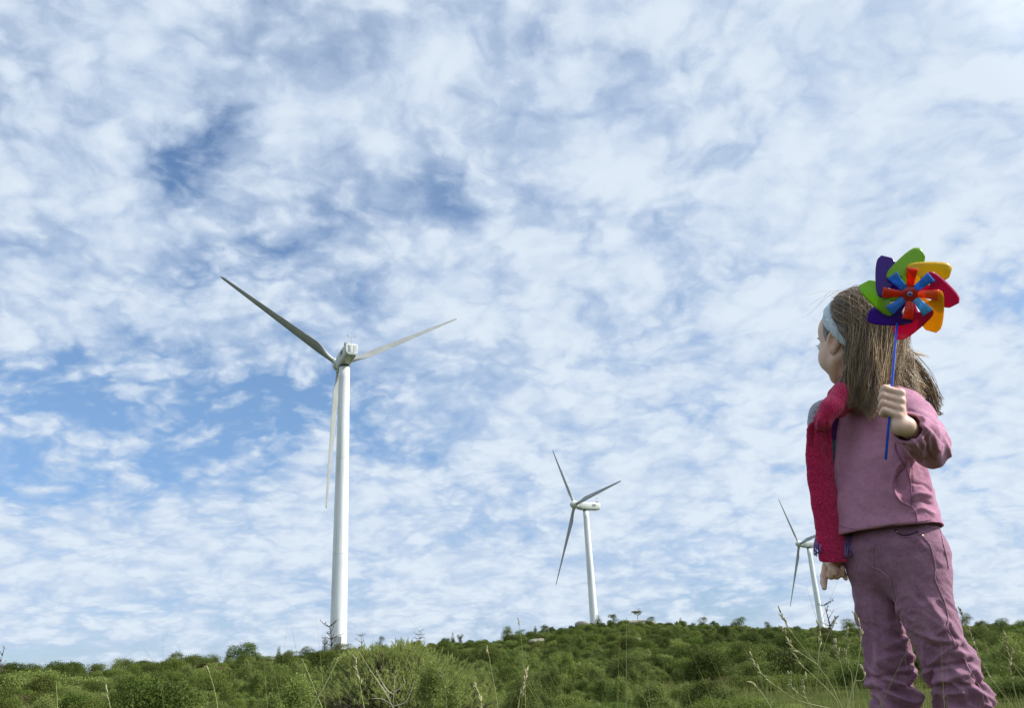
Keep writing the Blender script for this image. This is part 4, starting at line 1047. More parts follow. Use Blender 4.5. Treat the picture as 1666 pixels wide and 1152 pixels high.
back = sstep(L1[:, 0], .08, .12)*(1-inarm)*sstep(-L1[:, 2], -.05, .05)*(1-sstep(-L1[:, 2], .05, .09)); dsp += back*.004*vnoise(np.stack([L1[:, 0]*10, L1[:, 1]*26+L1[:, 2]*8, L1[:, 2]*16], 1), 5)
Dc = V-np.array(CAM); zc_ = Dc@np.array(Fv); sxp = 833+FPX*(Dc@np.array(Rv))/zc_; syp = 576-FPX*(Dc@np.array(Uv))/zc_
fac = (N_*-Dc).sum(1) > 0; el_ = np.sqrt(((sxp-1485)/31)**2+((syp-787)/38)**2)
dsp -= fac*(el_ < 1)*(sxp < 1486)*.0065*sstep(1-el_, 0, .16)*(1-inarm)*(1-.6*sstep(sxp, 1466, 1484))
dsp += fac*(el_ >= 1)*(sxp < 1484)*(1-inarm)*.0022*np.exp(-((el_-1.06)/.07)**2)
fv = sstep(-(N_*Dc).sum(1)/np.linalg.norm(Dc, axis=1), -.2, .2)
for pts_, am_, wi_ in ((((585,680),(680,750),(760,850),(800,970)), .0045, 3.5), (((640,630),(760,690),(880,800)), .0040, 4), (((620,760),(690,870),(710,1000),(760,1070)), -.0050, 3), (((545,880),(600,960),(650,1050)), .0040, 3.5),
   (((500,560),(620,590),(740,680)), -.0035, 3), (((700,720),(800,790),(860,900)), -.0035, 2.5), (((460,930),(540,1010),(640,1110)), -.0035, 3)): dsp += fv*fold(pts_, am_, wi_, sxp, syp, z4)
for pts_, am_, wi_ in ((((600,440),(640,510),(660,540)), -.004, 2.5), (((690,700),(730,690),(790,700)), .0045, 3.5), (((700,790),(750,770),(810,800)), .004, 3.5), (((690,745),(740,730),(800,750)), -.004, 2.5), (((700,620),(760,640),(800,680)), -.0035, 3),
   (((300,250),(290,400),(275,600)), .0030, 5), (((345,230),(340,380),(330,560)), -.0022, 4), (((400,330),(420,520),(430,760)), .0016, 8), (((262,850),(280,800),(300,700)), .002, 4)): dsp += fv*(1-inarm)*fold(pts_, am_, wi_, sxp, syp, z2)
V = V+N_*dsp[:, None]
sweater = pobj('sweater', V, F, M_SWEAT)
bvhS = BVHTree.FromPolygons([tuple(v) for v in V], F.tolist())

# ---- trousers
TR = Field((0.58, 1.60, 0.0), (1.16, 2.12, 0.70), 0.0026); B = TR
def rowR(y): return A_(*{905: (1417, 905), 930: (1419, 930), 964: (1423, 964), 1000: (1429, 1000), 1026: (1435, 1026), 1056: (1443, 1056), 1081: (1446, 1081), 1105: (1453, 1105), 1130: (1459, 1130), 1152: (1461, 1152)}[y], 1.905)
def pr(px, Yd): return px*( (A_(1480, 1000, Yd)-CAM).dot(Fv) )/FPX
ysR = [905, 930, 964, 1000, 1026, 1056, 1081, 1105, 1130, 1152]; rR = [42, 38, 34, 31, 29, 31, 33, 31, 33, 34]
PR = [rowR(y) for y in ysR]; RRr = [pr(v, 1.905) for v in rR]
lowR = ankR+Vector((0, 0, .01)); PR += [lerpP(PR[-1], lowR, .5), lowR]; RRr += [pr(38, 1.9), pr(40, 1.9)]
ysL = [(905, 1494, 46), (930, 1497, 46), (964, 1501, 44), (1000, 1512, 43), (1026, 1520, 41), (1056, 1534, 36), (1081, 1546, 38), (1100, 1555, 36), (1125, 1566, 34), (1152, 1570, 35)]
PL = [A_(x, y, 1.815) for y, x, r_ in ysL]; RLr = [pr(r_, 1.815) for y, x, r_ in ysL]
lowL = ankL+Vector((0, 0, .01)); PL += [lerpP(PL[-1], lowL, .5), lowL]; RLr += [pr(41, 1.8), pr(43, 1.8)]
B.path(PR, RRr, .008); B.path(PL, RLr, .008)
B.path([A_(1455, 868, 1.86), A_(1456, 905, 1.86), A_(1456, 922, 1.86)], [.068, .073, .062], .02, w=BL_, kw=1.40)
B.cone(A_(1454, 800, 1.86), A_(1454, 868, 1.86), .055, .066, .01, w=BL_, kw=1.3)
gl = -0.0
for an in (ankR, ankL):
    B.cut(Vector((an.x, an.y, .045)), Vector((0, 0, -1)), list(Vector((an.x-.09, an.y-.09, -.02))), list(Vector((an.x+.09, an.y+.09, .10))), .004)
    B.cone(Vector((an.x, an.y, .0)), Vector((an.x, an.y, .075)), .040, .036, .004, True)
V, F = B.mesh(); V = relax(V, F, 1); N_ = vnormals(V, F)
yy = np.array([576-FPX*((Vector(v)-CAM).dot(Uv))/((Vector(v)-CAM).dot(Fv)) for v in V]); xx = np.array([833+FPX*((Vector(v)-CAM).dot(Rv))/((Vector(v)-CAM).dot(Fv)) for v in V])
dR = np.min([segdist(V, PR[i], PR[i+1])[0]-RRr[i] for i in range(len(PR)-1)], 0); dL = np.min([segdist(V, PL[i], PL[i+1])[0]-RLr[i] for i in range(len(PL)-1)], 0)
isL = dL < dR
s_h = (CAMZ+.6-V[:, 2])        # distance downwards
cen = np.where(isL[:, None], np.array(lerpP(PL[4], PL[8], .5)), np.array(lerpP(PR[4], PR[8], .5)))
cx = np.interp(V[:, 2][::1], [0.05, .30, .52], [0, 0, 0])
ang = np.arctan2(V[:, 1]-np.where(isL, 1.81, 1.905), V[:, 0]-cen[:, 0]-(0.28-V[:, 2])*np.where(isL, .16, .10))
zz = V[:, 2]
sh = np.where(isL, .9, 2.4)
# folds: rings that tilt round the leg, dense at and under the knee, broad and diagonal on the thigh
lowf = sstep(-zz, -.335, -.28)
q1 = np.stack([zz*34+1.1*np.sin(ang+sh)+sh*3, np.cos(ang)*.9+sh, np.sin(ang)*.9], 1)
q2 = np.stack([zz*15+1.6*np.sin(ang+sh*2)+sh, np.cos(ang)*.8, np.sin(ang)*.8+sh], 1)
r1 = ridge(vnoise(q1, 12)); r2 = ridge(vnoise(q2, 21)); r3 = ridge(vnoise(q1*2.0+5, 30))
up = sstep(zz, .30, .36)
dsp = lowf*(.0150*r1+.0045*r3-.004)+(1-lowf)*(.0060*r2-.0010+.0018*r3)+up*.002*vnoise(q1*1.3, 4)
dsp *= sstep(zz, .05, .08)
dsp += .0008*fbm(V*90, 2, 3)
Dc = V-np.array(CAM); fac = sstep(-(N_*Dc).sum(1)/np.linalg.norm(Dc, axis=1), -.15, .25)
FOLDS = [(((440,960),(520,975),(620,965),(700,958),(745,935)), -.0075, 3.5), (((470,1005),(560,1025),(700,1008),(765,978)), .006, 6), (((540,885),(640,850),(735,858)), .005, 6), (((520,1048),(640,1046),(780,1012)), -.006, 3),
 (((590,800),(660,770),(720,735)), .0045, 5), (((470,700),(560,760),(640,790)), .0035, 6), (((640,930),(690,905),(740,890)), -.005, 3), (((530,1090),(640,1100),(780,1075)), .004, 7),
 (((780,935),(870,912),(960,905),(1060,880)), -.0085, 3.5), (((805,985),(870,1000),(960,972),(1075,935)), .007, 6), (((860,1020),(960,1008),(1080,1020),(1140,1000)), -.006, 3.5), (((850,895),(900,850),(940,812),(980,785)), .0065, 3.5),
 (((700,690),(800,732),(900,762),(1020,765)), .006, 5), (((730,735),(810,775),(880,800)), -.005, 4.5), (((960,830),(1060,850),(1100,885)), .006, 5), (((930,670),(965,740),(1020,770)), -.005, 3.5), (((880,720),(920,690),(945,660)), .005, 3.5),
 (((880,1060),(980,1060),(1140,1080)), .004, 6), (((500,330),(640,300),(780,285)), .0032, 6), (((600,440),(760,412),(870,365)), .0038, 6), (((885,340),(920,345),(950,375)), -.006, 4), (((880,400),(930,410),(960,430)), .004, 4.5),
 (((500,215),(640,188),(780,165)), .0028, 6), (((410,360),(500,365),(590,400)), .0030, 6), (((640,560),(760,560),(900,520)), .0030, 7), (((420,560),(520,540),(620,560)), .0030, 7), (((1090,960),(1130,1040),(1150,1120)), -.004, 3.5)]
for pts_, am_, wi_ in FOLDS: dsp += fac*fold(pts_, am_, wi_, xx, yy)
dsp *= (1-.7*sstep(zz, .42, .46))
V = V+N_*dsp[:, None]; V = relax(V, F, 1)
trous = pobj('trousers', V, F, M_CORD)
bvhT = BVHTree.FromPolygons([tuple(v) for v in V], F.tolist())

def draw_on(bvh, pts, r, mat, name, parent, off=0.0, step=3.0, k=6, zig=0):
    out = []; seg = []
    for i in range(len(pts)-1):
        (x0, y0), (x1, y1) = pts[i], pts[i+1]; n = max(1, int(hypot(x1-x0, y1-y0)/step))
        seg += [(x0+(x1-x0)*j/n, y0+(y1-y0)*j/n) for j in range(n)]
    seg.append(pts[-1])
    lastd = None
    for (x, y) in seg:
        d = ray(x, y); h = bvh.ray_cast(CAM, d)
        if h[0] is None: continue
        if lastd is not None and abs(h[3]-lastd) > .03: continue
        lastd = h[3]; out.append(h[0]+h[1]*off-ROOT)
    if len(out) < 3: return None
    sm = [out[0]]+[(out[i-1]+out[i]*2+out[i+1])/4 for i in range(1, len(out)-1)]+[out[-1]]
    V, F = tube(sm, r, k); return mesh_obj(name, V, F, mat, parent)
# sweater details
draw_on(bvhS, z2((655,545),(610,575),(585,640),(600,700),(640,745),(690,765)), .0021, M_SWEATD, 'pocket_edge', sweater, .0004)
draw_on(bvhS, z2((640,530),(655,550),(680,620),(688,700),(690,760),(712,800),(718,850)), .0017, M_SWEATD, 'side_seam', sweater, .0002)
draw_on(bvhS, z2((262,862),(330,878),(430,893),(520,892),(620,875),(710,850),(800,832)), .0011, M_SWEATD, 'hem_stitch', sweater, .0001)
draw_on(bvhS, z2((600,410),(600,450),(625,500),(655,545)), .0018, M_SWEATD, 'armhole_fold', sweater, .0002)
for k_, (x, y) in enumerate(((392,204),(404,216),(413,208),(398,192))): draw_on(bvhS, z2((x-5,y),(x,y+3),(x+5,y)), .0016, M_CORDD, 'embroidery_knot', sweater, .0008, 1.0)
# trousers details
draw_on(bvhT, z3((635,118),(640,135),(680,148),(730,142),(762,128)), .0022, M_CORDD, 'pocket_opening', trous, .0006)
draw_on(bvhT, z3((625,128),(650,150),(700,160),(765,142),(790,150)), .0013, M_CORDS, 'pocket_stitch', trous, .0006)
draw_on(bvhT, z3((785,150),(830,200),(850,260),(865,330),(862,400),(890,470),(925,560),(940,640),(935,690),(965,750),(985,800)), .0015, M_CORDS, 'side_seam', trous, .0004)
draw_on(bvhT, z3((1030,860),(1060,930),(1100,1000),(1135,1060),(1150,1150)), .0015, M_CORDS, 'side_seam', trous, .0004)
draw_on(bvhT, z3((600,400),(625,500),(645,600),(660,720),(690,800),(690,900),(710,960)), .0015, M_CORDS, 'inseam', trous, .0004)
draw_on(bvhT, z3((445,150),(450,200),(470,260),(495,330),(540,350),(600,400)), .0015, M_CORDS, 'fly_seam', trous, .0004)
draw_on(bvhT, z3((525,190),(500,230),(510,290),(500,335)), .0010, M_CORDS, 'fly_stitch', trous, .0006)
draw_on(bvhT, z3((765,95),(830,100),(900,112),(935,125)), .0018, M_CORDS, 'waistband_edge', trous, .0004)
draw_on(bvhT, z3((895,120),(910,200),(930,280),(940,340)), .0014, M_CORDS, 'back_seam', trous, .0004)
M_BRASS, t_, b_ = newmat("rivet_metal"); b_.inputs['Base Color'].default_value = (.55, .48, .36, 1); b_.inputs['Metallic'].default_value = 1; b_.inputs['Roughness'].default_value = .35
for (x, y) in ((788, 152), (640, 128)):
    d = ray(1280+x/3.578, 830+y/3.578); h = bvhT.ray_cast(CAM, d)
    if h[0] is not None:
        V, F = ball(h[0]-ROOT, .0032, n=6); mesh_obj('rivet', V, F, M_BRASS, trous)
# shoes
M_SHOE = simple_mat("shoe_leather", (0.10, 0.05, 0.035), (0.07, .035, .025), 20, .5); M_SOLE = simple_mat("rubber_sole", (0.5, .47, .42), rough=.7)
for an in (ankR, ankL):
    g0 = tz(an.x, an.y)
    fdir = (BF+BL_*(.15 if an is ankL else -.15)).normalized()
    fo = Field((an.x-.15, an.y-.15, -.06), (an.x+.15, an.y+.15, .12), .0035)
    b0 = Vector((an.x, an.y, g0+.03))-fdir*.03; fo.path([b0, b0+fdir*.06, b0+fdir*.13], [.031, .033, .028], .02); fo.cone(b0+Vector((0, 0, .01)), Vector((an.x, an.y, g0+.085)), .032, .033, .02)
    fo.cut((0, 0, g0+.012), (0, 0, -1), k=.002); V, F = fo.mesh(); sh_ = pobj('shoe', V, F, M_SHOE)
    fo = Field((an.x-.15, an.y-.15, -.06), (an.x+.15, an.y+.15, .06), .0035); b1 = Vector((b0.x, b0.y, g0+.008)); fo.path([b1, b1+fdir*.06, b1+fdir*.13], [.036, .038, .033], .02); fo.cut((0, 0, g0+.013), (0, 0, 1), k=.002); fo.cut((0, 0, g0-.004), (0, 0, -1), k=.002)
    V, F = fo.mesh(); mesh_obj('sole', V-np.array(ROOT), F, M_SOLE, sh_)

# ---- scarf
def knit(name, c1, c2, sc_=260):
    mt, t, b = newmat(name); P = t.add('ShaderNodeTexCoord').outputs['Object']
    n1 = t.noise(P, sc_, 2, .6); n2 = t.noise(P, sc_*2.3, 2, .6); f = t.m('MULTIPLY_ADD', n2, .5, t.m('MULTIPLY', n1, .6))
    t.l.new(t.mix(t.ss(f, .40, .68), c4(c1), c4(c2)), b.inputs['Base Color']); b.inputs['Roughness'].default_value = .95; b.inputs['Specular IOR Level'].default_value = .15
    b.inputs['Sheen Weight'].default_value = .3
    bp = t.add('ShaderNodeBump', {'Height': f, 'Strength': .9, 'Distance': .006}); t.l.new(bp.outputs[0], b.inputs['Normal']); return mt
M_RED = knit("knit_crimson", (0.32, 0.008, 0.050), (0.72, 0.020, 0.125)); M_GREYK = knit("knit_grey", (0.30, 0.32, 0.40), (0.52, 0.55, 0.62)); M_PURP = knit("knit_purple", (0.07, 0.012, 0.14), (0.15, .03, .26)); M_TEAL = knit("knit_teal", (0.03, 0.12, 0.17), (0.10, .26, .32)); M_LIL = simple_mat("fringe_yarn", (0.12, 0.055, 0.19), (0.24, .15, .32), 90, .95)
SF = Field((0.50, 1.62, 0.32), (0.98, 2.06, 1.02), 0.0026); B = SF
dn = (Fv)
Y0 = 1.835
B.path([A_(1362, 668, 1.81), A_(1382, 655, 1.825), A_(1402, 640, 1.85)], [.017, .019, .020], .008)
nb = A_(1420, 628, 1.87)
# loop round the neck
loop = [A_(1340, 684, 1.80), A_(1352, 664, 1.79), A_(1370, 640, 1.80), A_(1387, 622, 1.835), A_(1402, 618, 1.88), A_(1395, 618, 1.93), A_(1378, 628, 1.95), A_(1362, 645, 1.93)]
B.path(loop, [.019, .0215, .0215, .021, .020, .020, .020, .020], .008)
hang = [A_(1344, 676, 1.825), A_(1334, 700, 1.845), A_(1334, 740, 1.86), A_(1337, 780, 1.868), A_(1343, 820, 1.872), A_(1350, 860, 1.875), A_(1357, 916, 1.875)]
wh = [.020, .0265, .030, .0300, .0300, .0300, .0310]
for i in range(len(hang)-1): B.cone(hang[i], hang[i+1], wh[i]/3.4, wh[i+1]/3.4, .0008, w=Rv, kw=3.4)
B.cut(A_(1357, 915, 1.875), (Uv*-1), list(A_(1357, 915, 1.875)-Vector((.06, .06, .03))), list(A_(1357, 915, 1.875)+Vector((.06, .06, .03))), .003)
V, F = B.mesh(); V = relax(V, F, 1); N_ = vnormals(V, F)
l_ = local(V, hang[2], Rv, Uv, Fv)
V = V+N_*(.0030*vnoise(np.stack([l_[:, 0]*42+l_[:, 1]*2.0, l_[:, 1]*2.2, l_[:, 2]*8], 1), 3)*sstep(l_[:, 1], -.25, .02)+.0012*fbm(l_*70, 3, 5)+.002*fbm(l_*22, 2, 9))[:, None]
def z5(*p): return curve([(1300+x/7.68, 630+y/7.68) for x, y in p])
Dc = V-np.array(CAM); zc_ = Dc@np.array(Fv); sxp = 833+FPX*(Dc@np.array(Rv))/zc_; syp = 576-FPX*(Dc@np.array(Uv))/zc_; fv = sstep(-(N_*Dc).sum(1)/np.linalg.norm(Dc, axis=1), -.2, .2)
for pts_, am_, wi_ in ((((300,290),(250,420),(240,600),(260,850)), .0045, 4), (((250,310),(195,420),(170,560),(170,760)), -.0055, 3), (((330,330),(340,480),(360,700)), -.0035, 3), (((200,330),(140,450),(120,620)), .003, 3.5), (((420,120),(350,260),(345,400)), -.004, 2.5)): V = V+N_*(fv*sstep(syp, 672, 692)*fold(pts_, am_, wi_, sxp, syp, z5))[:, None]
scarf = pobj('scarf', V, F, M_RED)
# the striped under layer: grey over the shoulder, purple and teal behind the red end
def slab(name, pts, hw, th, mat, seed, kn=None):
    P = smooth_poly([A_(*p) for p in pts], 8); lo = [min(p[i] for p in P)-.05 for i in range(3)]; hi = [max(p[i] for p in P)+.05 for i in range(3)]
    f = Field(lo, hi, .0025); ws = np.interp(np.linspace(0, 1, len(P)), np.linspace(0, 1, len(hw)), hw)
    for i in range(len(P)-1): f.cone(P[i], P[i+1], th, th, .003, w=Rv, kw=ws[i]/th)
    V, F = f.mesh(); V = relax(V, F, 1); N_ = vnormals(V, F); V = V+N_*(.0016*fbm(V*45, 3, seed))[:, None]; return pobj(name, V, F, mat, scarf)
slab('grey_stripe', [(1368, 645, 1.90), (1350, 657, 1.875), (1336, 663, 1.86), (1327, 675, 1.86), (1322, 694, 1.865)], [.012, .016, .018, .014, .010], .012, M_GREYK, 1)
slab('purple_stripe', [(1360, 672, 1.86), (1357, 690, 1.875), (1355, 716, 1.885)], [.014, .017, .018], .006, M_PURP, 2)
slab('teal_stripe', [(1355, 718, 1.885), (1354, 735, 1.890), (1355, 752, 1.893)], [.018, .018, .018], .006, M_TEAL, 3)
slab('dark_stripe', [(1355, 754, 1.893), (1357, 800, 1.895), (1360, 850, 1.90), (1359, 888, 1.90)], [.018, .021, .028, .030], .006, M_PURP, 4)
for (x0, x1, y0, y1) in ((1324, 1336, 868, 904), (1374, 1386, 866, 906)):
    rq = random.Random(int(x0)); mbf = MB()
    for k in range(13):
        x = x0+(x1-x0)*rq.random(); P = smooth_poly([A_(x+(5 if x0 < 1350 else -3), y0, 1.885), A_(x+rq.uniform(-2, 2), (y0+y1)/2, 1.87), A_(x+rq.uniform(-3, 3), y1+rq.uniform(-8, 2), 1.865+rq.uniform(-.01, .01))], 4)
        mbf.tube([p-ROOT for p in P], .0013, 5)
    mbf.build('fringe', M_LIL, scarf)

# ---- hair band
M_BAND = knit("knit_pale_blue", (0.50, 0.60, 0.66), (0.68, 0.77, 0.81), 160)
bc_ = hp(0, -.014, .014); bu_ = (hf*.47+hu*.88).normalized(); bw_ = hl.cross(bu_).normalized()
if bw_.dot(hf) < 0: bw_ = -bw_
V = []; F = []; n = 96; k = 26
for i in range(n):
    a = 2*pi*i/n; cx_, sx_ = cos(a), sin(a); ctr = bc_+hl*(.0755*cx_)+bu_*(.0905*sx_ if sx_ > 0 else .080*sx_)
    rad = (hl*(cx_/.0755)+bu_*(sx_/.0905)).normalized(); W_ = .0255*(0.45+0.50*max(0, sx_)**.6) if sx_ > -.2 else .0095
    shift = bw_*(.010*max(0, sx_))
    for j in range(k):
        q_ = 2*pi*j/k; u_ = cos(q_); v_ = sin(q_)
        thick = .0046*(v_ if v_ > 0 else v_*.6)*(abs(1-u_**4)**.5+.15)
        drop = -.006*u_*u_*max(0, sx_) - .0045*u_*max(0, sx_)
        wr = .0011*sin(u_*7.5+1.5*sin(a*3))*(v_ > 0)
        V.append(ctr+shift+bw_*(u_*W_)+rad*(thick+drop+wr+.001))
for i in range(n):
    for j in range(k): F.append([i*k+j, i*k+(j+1) % k, ((i+1) % n)*k+(j+1) % k, ((i+1) % n)*k+j])
pobj('headband', V, F, M_BAND)

# ---- hair
M_HAIR, t, b = newmat("brown_hair")
at = t.add('ShaderNodeAttribute', attribute_name='tone').outputs['Fac']
P = t.add('ShaderNodeTexCoord').outputs['Object']
c = t.mix(at, (0.085, 0.050, 0.024, 1), (0.80, 0.58, 0.33, 1))
t.l.new(c, b.inputs['Base Color']); b.inputs['Roughness'].default_value = .36; b.inputs['Specular IOR Level'].default_value = .8
rgh = np.random.default_rng(99)
cap = Field(tuple(HC-Vector((.16, .16, .16))), tuple(HC+Vector((.16, .16, .16))), .0028)
cap.ell(hp(0, -.014, .019), (.0745, .0865, .0805), 0, M=HM)
cap.cone(hp(0, -.045, .0), hp(0, -.055, -.075), .062, .045, .02, w=hl, kw=1.15)
cap.cut(hp(0, .050, .045), (hf*.80+hu*.22), k=.006)
cap.ell(hp(0, .085, -.040), (.10, .068, .085), .01, True, M=HM)      # open the face
for s_ in (-1, 1): cap.ell(hp(s_*.073, -.004, -.018), (.022, .020, .034), .006, True, M=HM)
V, F = cap.mesh(); V = relax(V, F, 1); N_ = vnormals(V, F)
V = V+N_*(.0012*fbm(V*np.array([260, 260, 40]), 2, 4))[:, None]
hairbase = pobj('hair', V, F, M_HAIR, attrs={'tone': 0.04+.12*np.abs(fbm(V*np.array([300, 300, 30]), 2, 4))})
def outside(p, m=1.0):
    d = p-hp(0, -.014, .019); x, y, z = d.dot(hl)/(.0760*m), d.dot(hf)/(.0885*m), d.dot(hu)/(.0825*m)
    if z < 0: z *= .8
    L = sqrt(x*x+y*y+z*z)
    return p if L >= 1 else hp(0, -.014, .019)+d/L
ends = [(1379, 648, 1.800), (1388, 664, 1.790), (1402, 674, 1.785), (1417, 684, 1.780), (1428, 668, 1.785), (1438, 645, 1.795), (1450, 636, 1.81), (1468, 642, 1.83), (1484, 650, 1.85), (1498, 662, 1.87), (1488, 648, 1.90), (1470, 632, 1.92)]
def endp(e):
    f = min(max(e, 0), .9999)*(len(ends)-1); i = int(f); a, b_ = ends[i], ends[i+1]; t = f-i; return [a[j]+(b_[j]-a[j])*t for j in range(3)]
HV = []; HF = []; HT = []; nv = 0
def strand(P, r0, tone, k=3):
    global nv
    n = len(P); V, F = tube(P, [r0*(1 if i < n*.7 else 1-.75*(i-n*.7)/(n*.3)) for i in range(n)], k, False)
    HV.extend([tuple(v) for v in V]); HF.extend([[a+nv for a in f] for f in F]); HT.extend([tone]*len(V)); nv += len(V)
def strands_np(P, rad, tone, keep_):
    """m strands of n points: three-sided tapering tubes"""
    global nv
    m, n, _ = P.shape
    # shorten each strand by re-sampling its path
    u = np.linspace(0, 1, n)[None]*keep_[:, None]*(n-1); i0 = np.minimum(u.astype(int), n-2); f = (u-i0)[..., None]; ar = np.arange(m)[:, None]
    P = P[ar, i0]*(1-f)+P[ar, i0+1]*f
    T_ = np.gradient(P, axis=1); T_ /= np.linalg.norm(T_, axis=2)[..., None]+1e-9
    e = np.cross(T_, np.array(tuple(Fv))); e /= np.linalg.norm(e, axis=2)[..., None]+1e-6; f_ = np.cross(T_, e)
    u_ = np.linspace(0, 1, n); rr_ = rad[:, None]*np.where(u_ < .7, 1, 1-.8*(u_-.7)/.3)[None]
    V = np.stack([P+(e*cos(2*pi*j/3)+f_*sin(2*pi*j/3))*rr_[..., None] for j in range(3)], 2)    # m,n,3,3
    HVn.append(V.reshape(-1, 3)); HTn.append(np.repeat(tone, n*3))
    idx = nvn[0]+np.arange(m*n*3).reshape(m, n, 3)
    for j in range(3): HFn.append(np.stack([idx[:, :-1, j], idx[:, :-1, (j+1) % 3], idx[:, 1:, (j+1) % 3], idx[:, 1:, j]], -1).reshape(-1, 4))
    nvn[0] += m*n*3
HVn, HTn, HFn, nvn = [], [], [], [0]
NG = 210
for gi_ in range(NG+130):
    e = (gi_ % NG+.5)/NG; e = e**0.92
    # root: angle round the head from her left temple (image left) over the back to the far side
    th = radians(30+e*168)+abs(rgh.normal())*.10; elv = radians(rgh.choice([rgh.uniform(6, 88), rgh.uniform(25, 88)]))
    # th measured from her left towards the back
    dirh = hl*cos(th)-hf*sin(th)
    rt_dir = dirh*cos(elv)+hu*sin(elv)
    root_ = hp(0, -.014, .019)+hl*(rt_dir.dot(hl)*.0755)+hf*(rt_dir.dot(hf)*.088)+hu*(rt_dir.dot(hu)*.0820)
    if gi_ >= NG:
        ph2 = rgh.uniform(.02, 1.0)*pi*.62; e = 0.02+.50*(ph2/(pi*.62))**1.3*rgh.uniform(.5, 1.1); th = radians(33+e*150)+abs(rgh.normal())*.12; dirh = hl*cos(th)-hf*sin(th)
        root_ = bc_+hl*(.0755*cos(ph2))+bu_*(.088*sin(ph2))-bw_*(.016+.010*rgh.random()); root_ = outside(root_, .99)
    # keep roots behind the band
    if (root_-bc_).dot(bw_) > -.008: root_ = root_-bw_*((root_-bc_).dot(bw_)+.012); root_ = outside(root_)
    ex, ey, eY = endp(e+rgh.normal()*.035)
    short = rgh.uniform(0, 1)**1.6
    ey -= 52*short*(0.4+e); E_ = A_(ex+rgh.normal()*5, ey+rgh.normal()*5, eY+rgh.normal()*.012)
    side_ = hp(0, -.014, .0)+dirh*(.080+rgh.uniform(0, .006)); 
    mid_ = side_.lerp(E_, .48)+dirh*(.003+rgh.normal()*.004)+Rv*(rgh.normal()*.005-.026*max(0, e-.35))
    ctl = [root_, outside(root_.lerp(side_, .45)+(dirh*.006+hu*.004)), side_, mid_, E_.lerp(mid_, .35)+Vector((rgh.normal()*.005, rgh.normal()*.005, 0)), E_]
    g_ = smooth_poly(ctl, 5); g_ = [outside(p, 1.0+.012*rgh.random()) for p in g_]
    tone0 = np.clip(rgh.normal()*.27+.20+.25*e, 0, .95); amp = rgh.uniform(.003, .011); f0 = rgh.uniform(3, 6); ph_ = rgh.uniform(0, 6.28)
    M_S = 34; G = np.array([tuple(p) for p in g_]); n_ = len(G); U_ = np.linspace(0, 1, n_)
    off = rgh.normal(size=(M_S, 1, 3))*.0066; cl_ = np.where(U_ > .2, 1-.90*U_**1.5, 1)*(.45+.9*np.minimum(1, U_*3))
    Pm = G[None]+off*cl_[None, :, None]
    f1_ = rgh.uniform(5, 11, (M_S, 1)); ph1 = ph_+rgh.normal(size=(M_S, 1))*.5; am1 = amp*rgh.uniform(.4, 1.2, (M_S, 1))
    Pm = Pm+(am1*np.sin(f1_*.35*U_*6+ph1)*U_**1.3)[..., None]*np.array(tuple(kx))+(am1*.7*np.cos(f1_*.4*U_*6+ph1*1.7)*U_**1.3)[..., None]*np.array(tuple(Fv))
    Pm = Pm+(rgh.uniform(-.003, .010, (M_S, 1))*np.clip(U_-.8, 0, 1)*5)[..., None]*np.array(tuple(Rv))
    c0 = np.array(tuple(hp(0, -.014, .019))); dd = Pm-c0; q3 = np.stack([dd@np.array(hl)/.0760, dd@np.array(hf)/.0885, dd@np.array(hu)/.0825], -1); q3[..., 2] *= np.where(q3[..., 2] < 0, .8, 1)
    Lq = np.linalg.norm(q3, axis=-1); Pm = np.where((Lq < 1)[..., None], c0+dd/np.maximum(Lq, .2)[..., None], Pm)
    tones = np.clip(tone0+rgh.normal(size=M_S)*.13+np.where(rgh.random(M_S) < .16, .35, 0), 0, 1); rads = rgh.uniform(.00030, .00062, M_S); keep_ = rgh.uniform(.84, 1.0, M_S)
    strands_np(Pm, rads, tones, keep_)
# wind-blown ends to the right
for k_ in range(30):
    s0 = A_(1470+rgh.uniform(-12, 12), 590+rgh.uniform(-20, 20), 1.88); e_ = A_(1512+rgh.uniform(-12, 18), 662+rgh.uniform(-22, 14), 1.88+rgh.normal()*.015)
    mi = s0.lerp(e_, .5)+Rv*.012+Uv*rgh.uniform(-.004, .010); P_ = smooth_poly([s0, mi, e_, e_+Rv*rgh.uniform(.0, .012)+Uv*rgh.uniform(-.006, .006)], 6)
    for j in range(7): o_ = Vector(tuple(rgh.normal(size=3)))*.0035; strand([p+o_*(1-i/len(P_)*.7) for i, p in enumerate(P_)], .0006, float(np.clip(.3+rgh.normal()*.2, 0, 1)))
# temple hair in front of the band, above the ear
for s_ in (-1, 1):
    for k_ in range(200):
        a = rgh.uniform(0, 1); z0 = .046-.045*a
        y0_ = .026-.020*a+rgh.uniform(-.004, .006)
        p0 = hp(s_*(.052+.014*a), y0_+.006, z0+.012); p0 = outside(p0, .975); p2 = outside(hp(s_*.073, -.012+rgh.uniform(-.01, .012), .010+rgh.uniform(-.010, .012)), 1.0)
        pm_ = outside(p0.lerp(p2, .5), .985); strand([p0, pm_, p2], .0007, float(np.clip(.06+rgh.normal()*.06, 0, 1)))
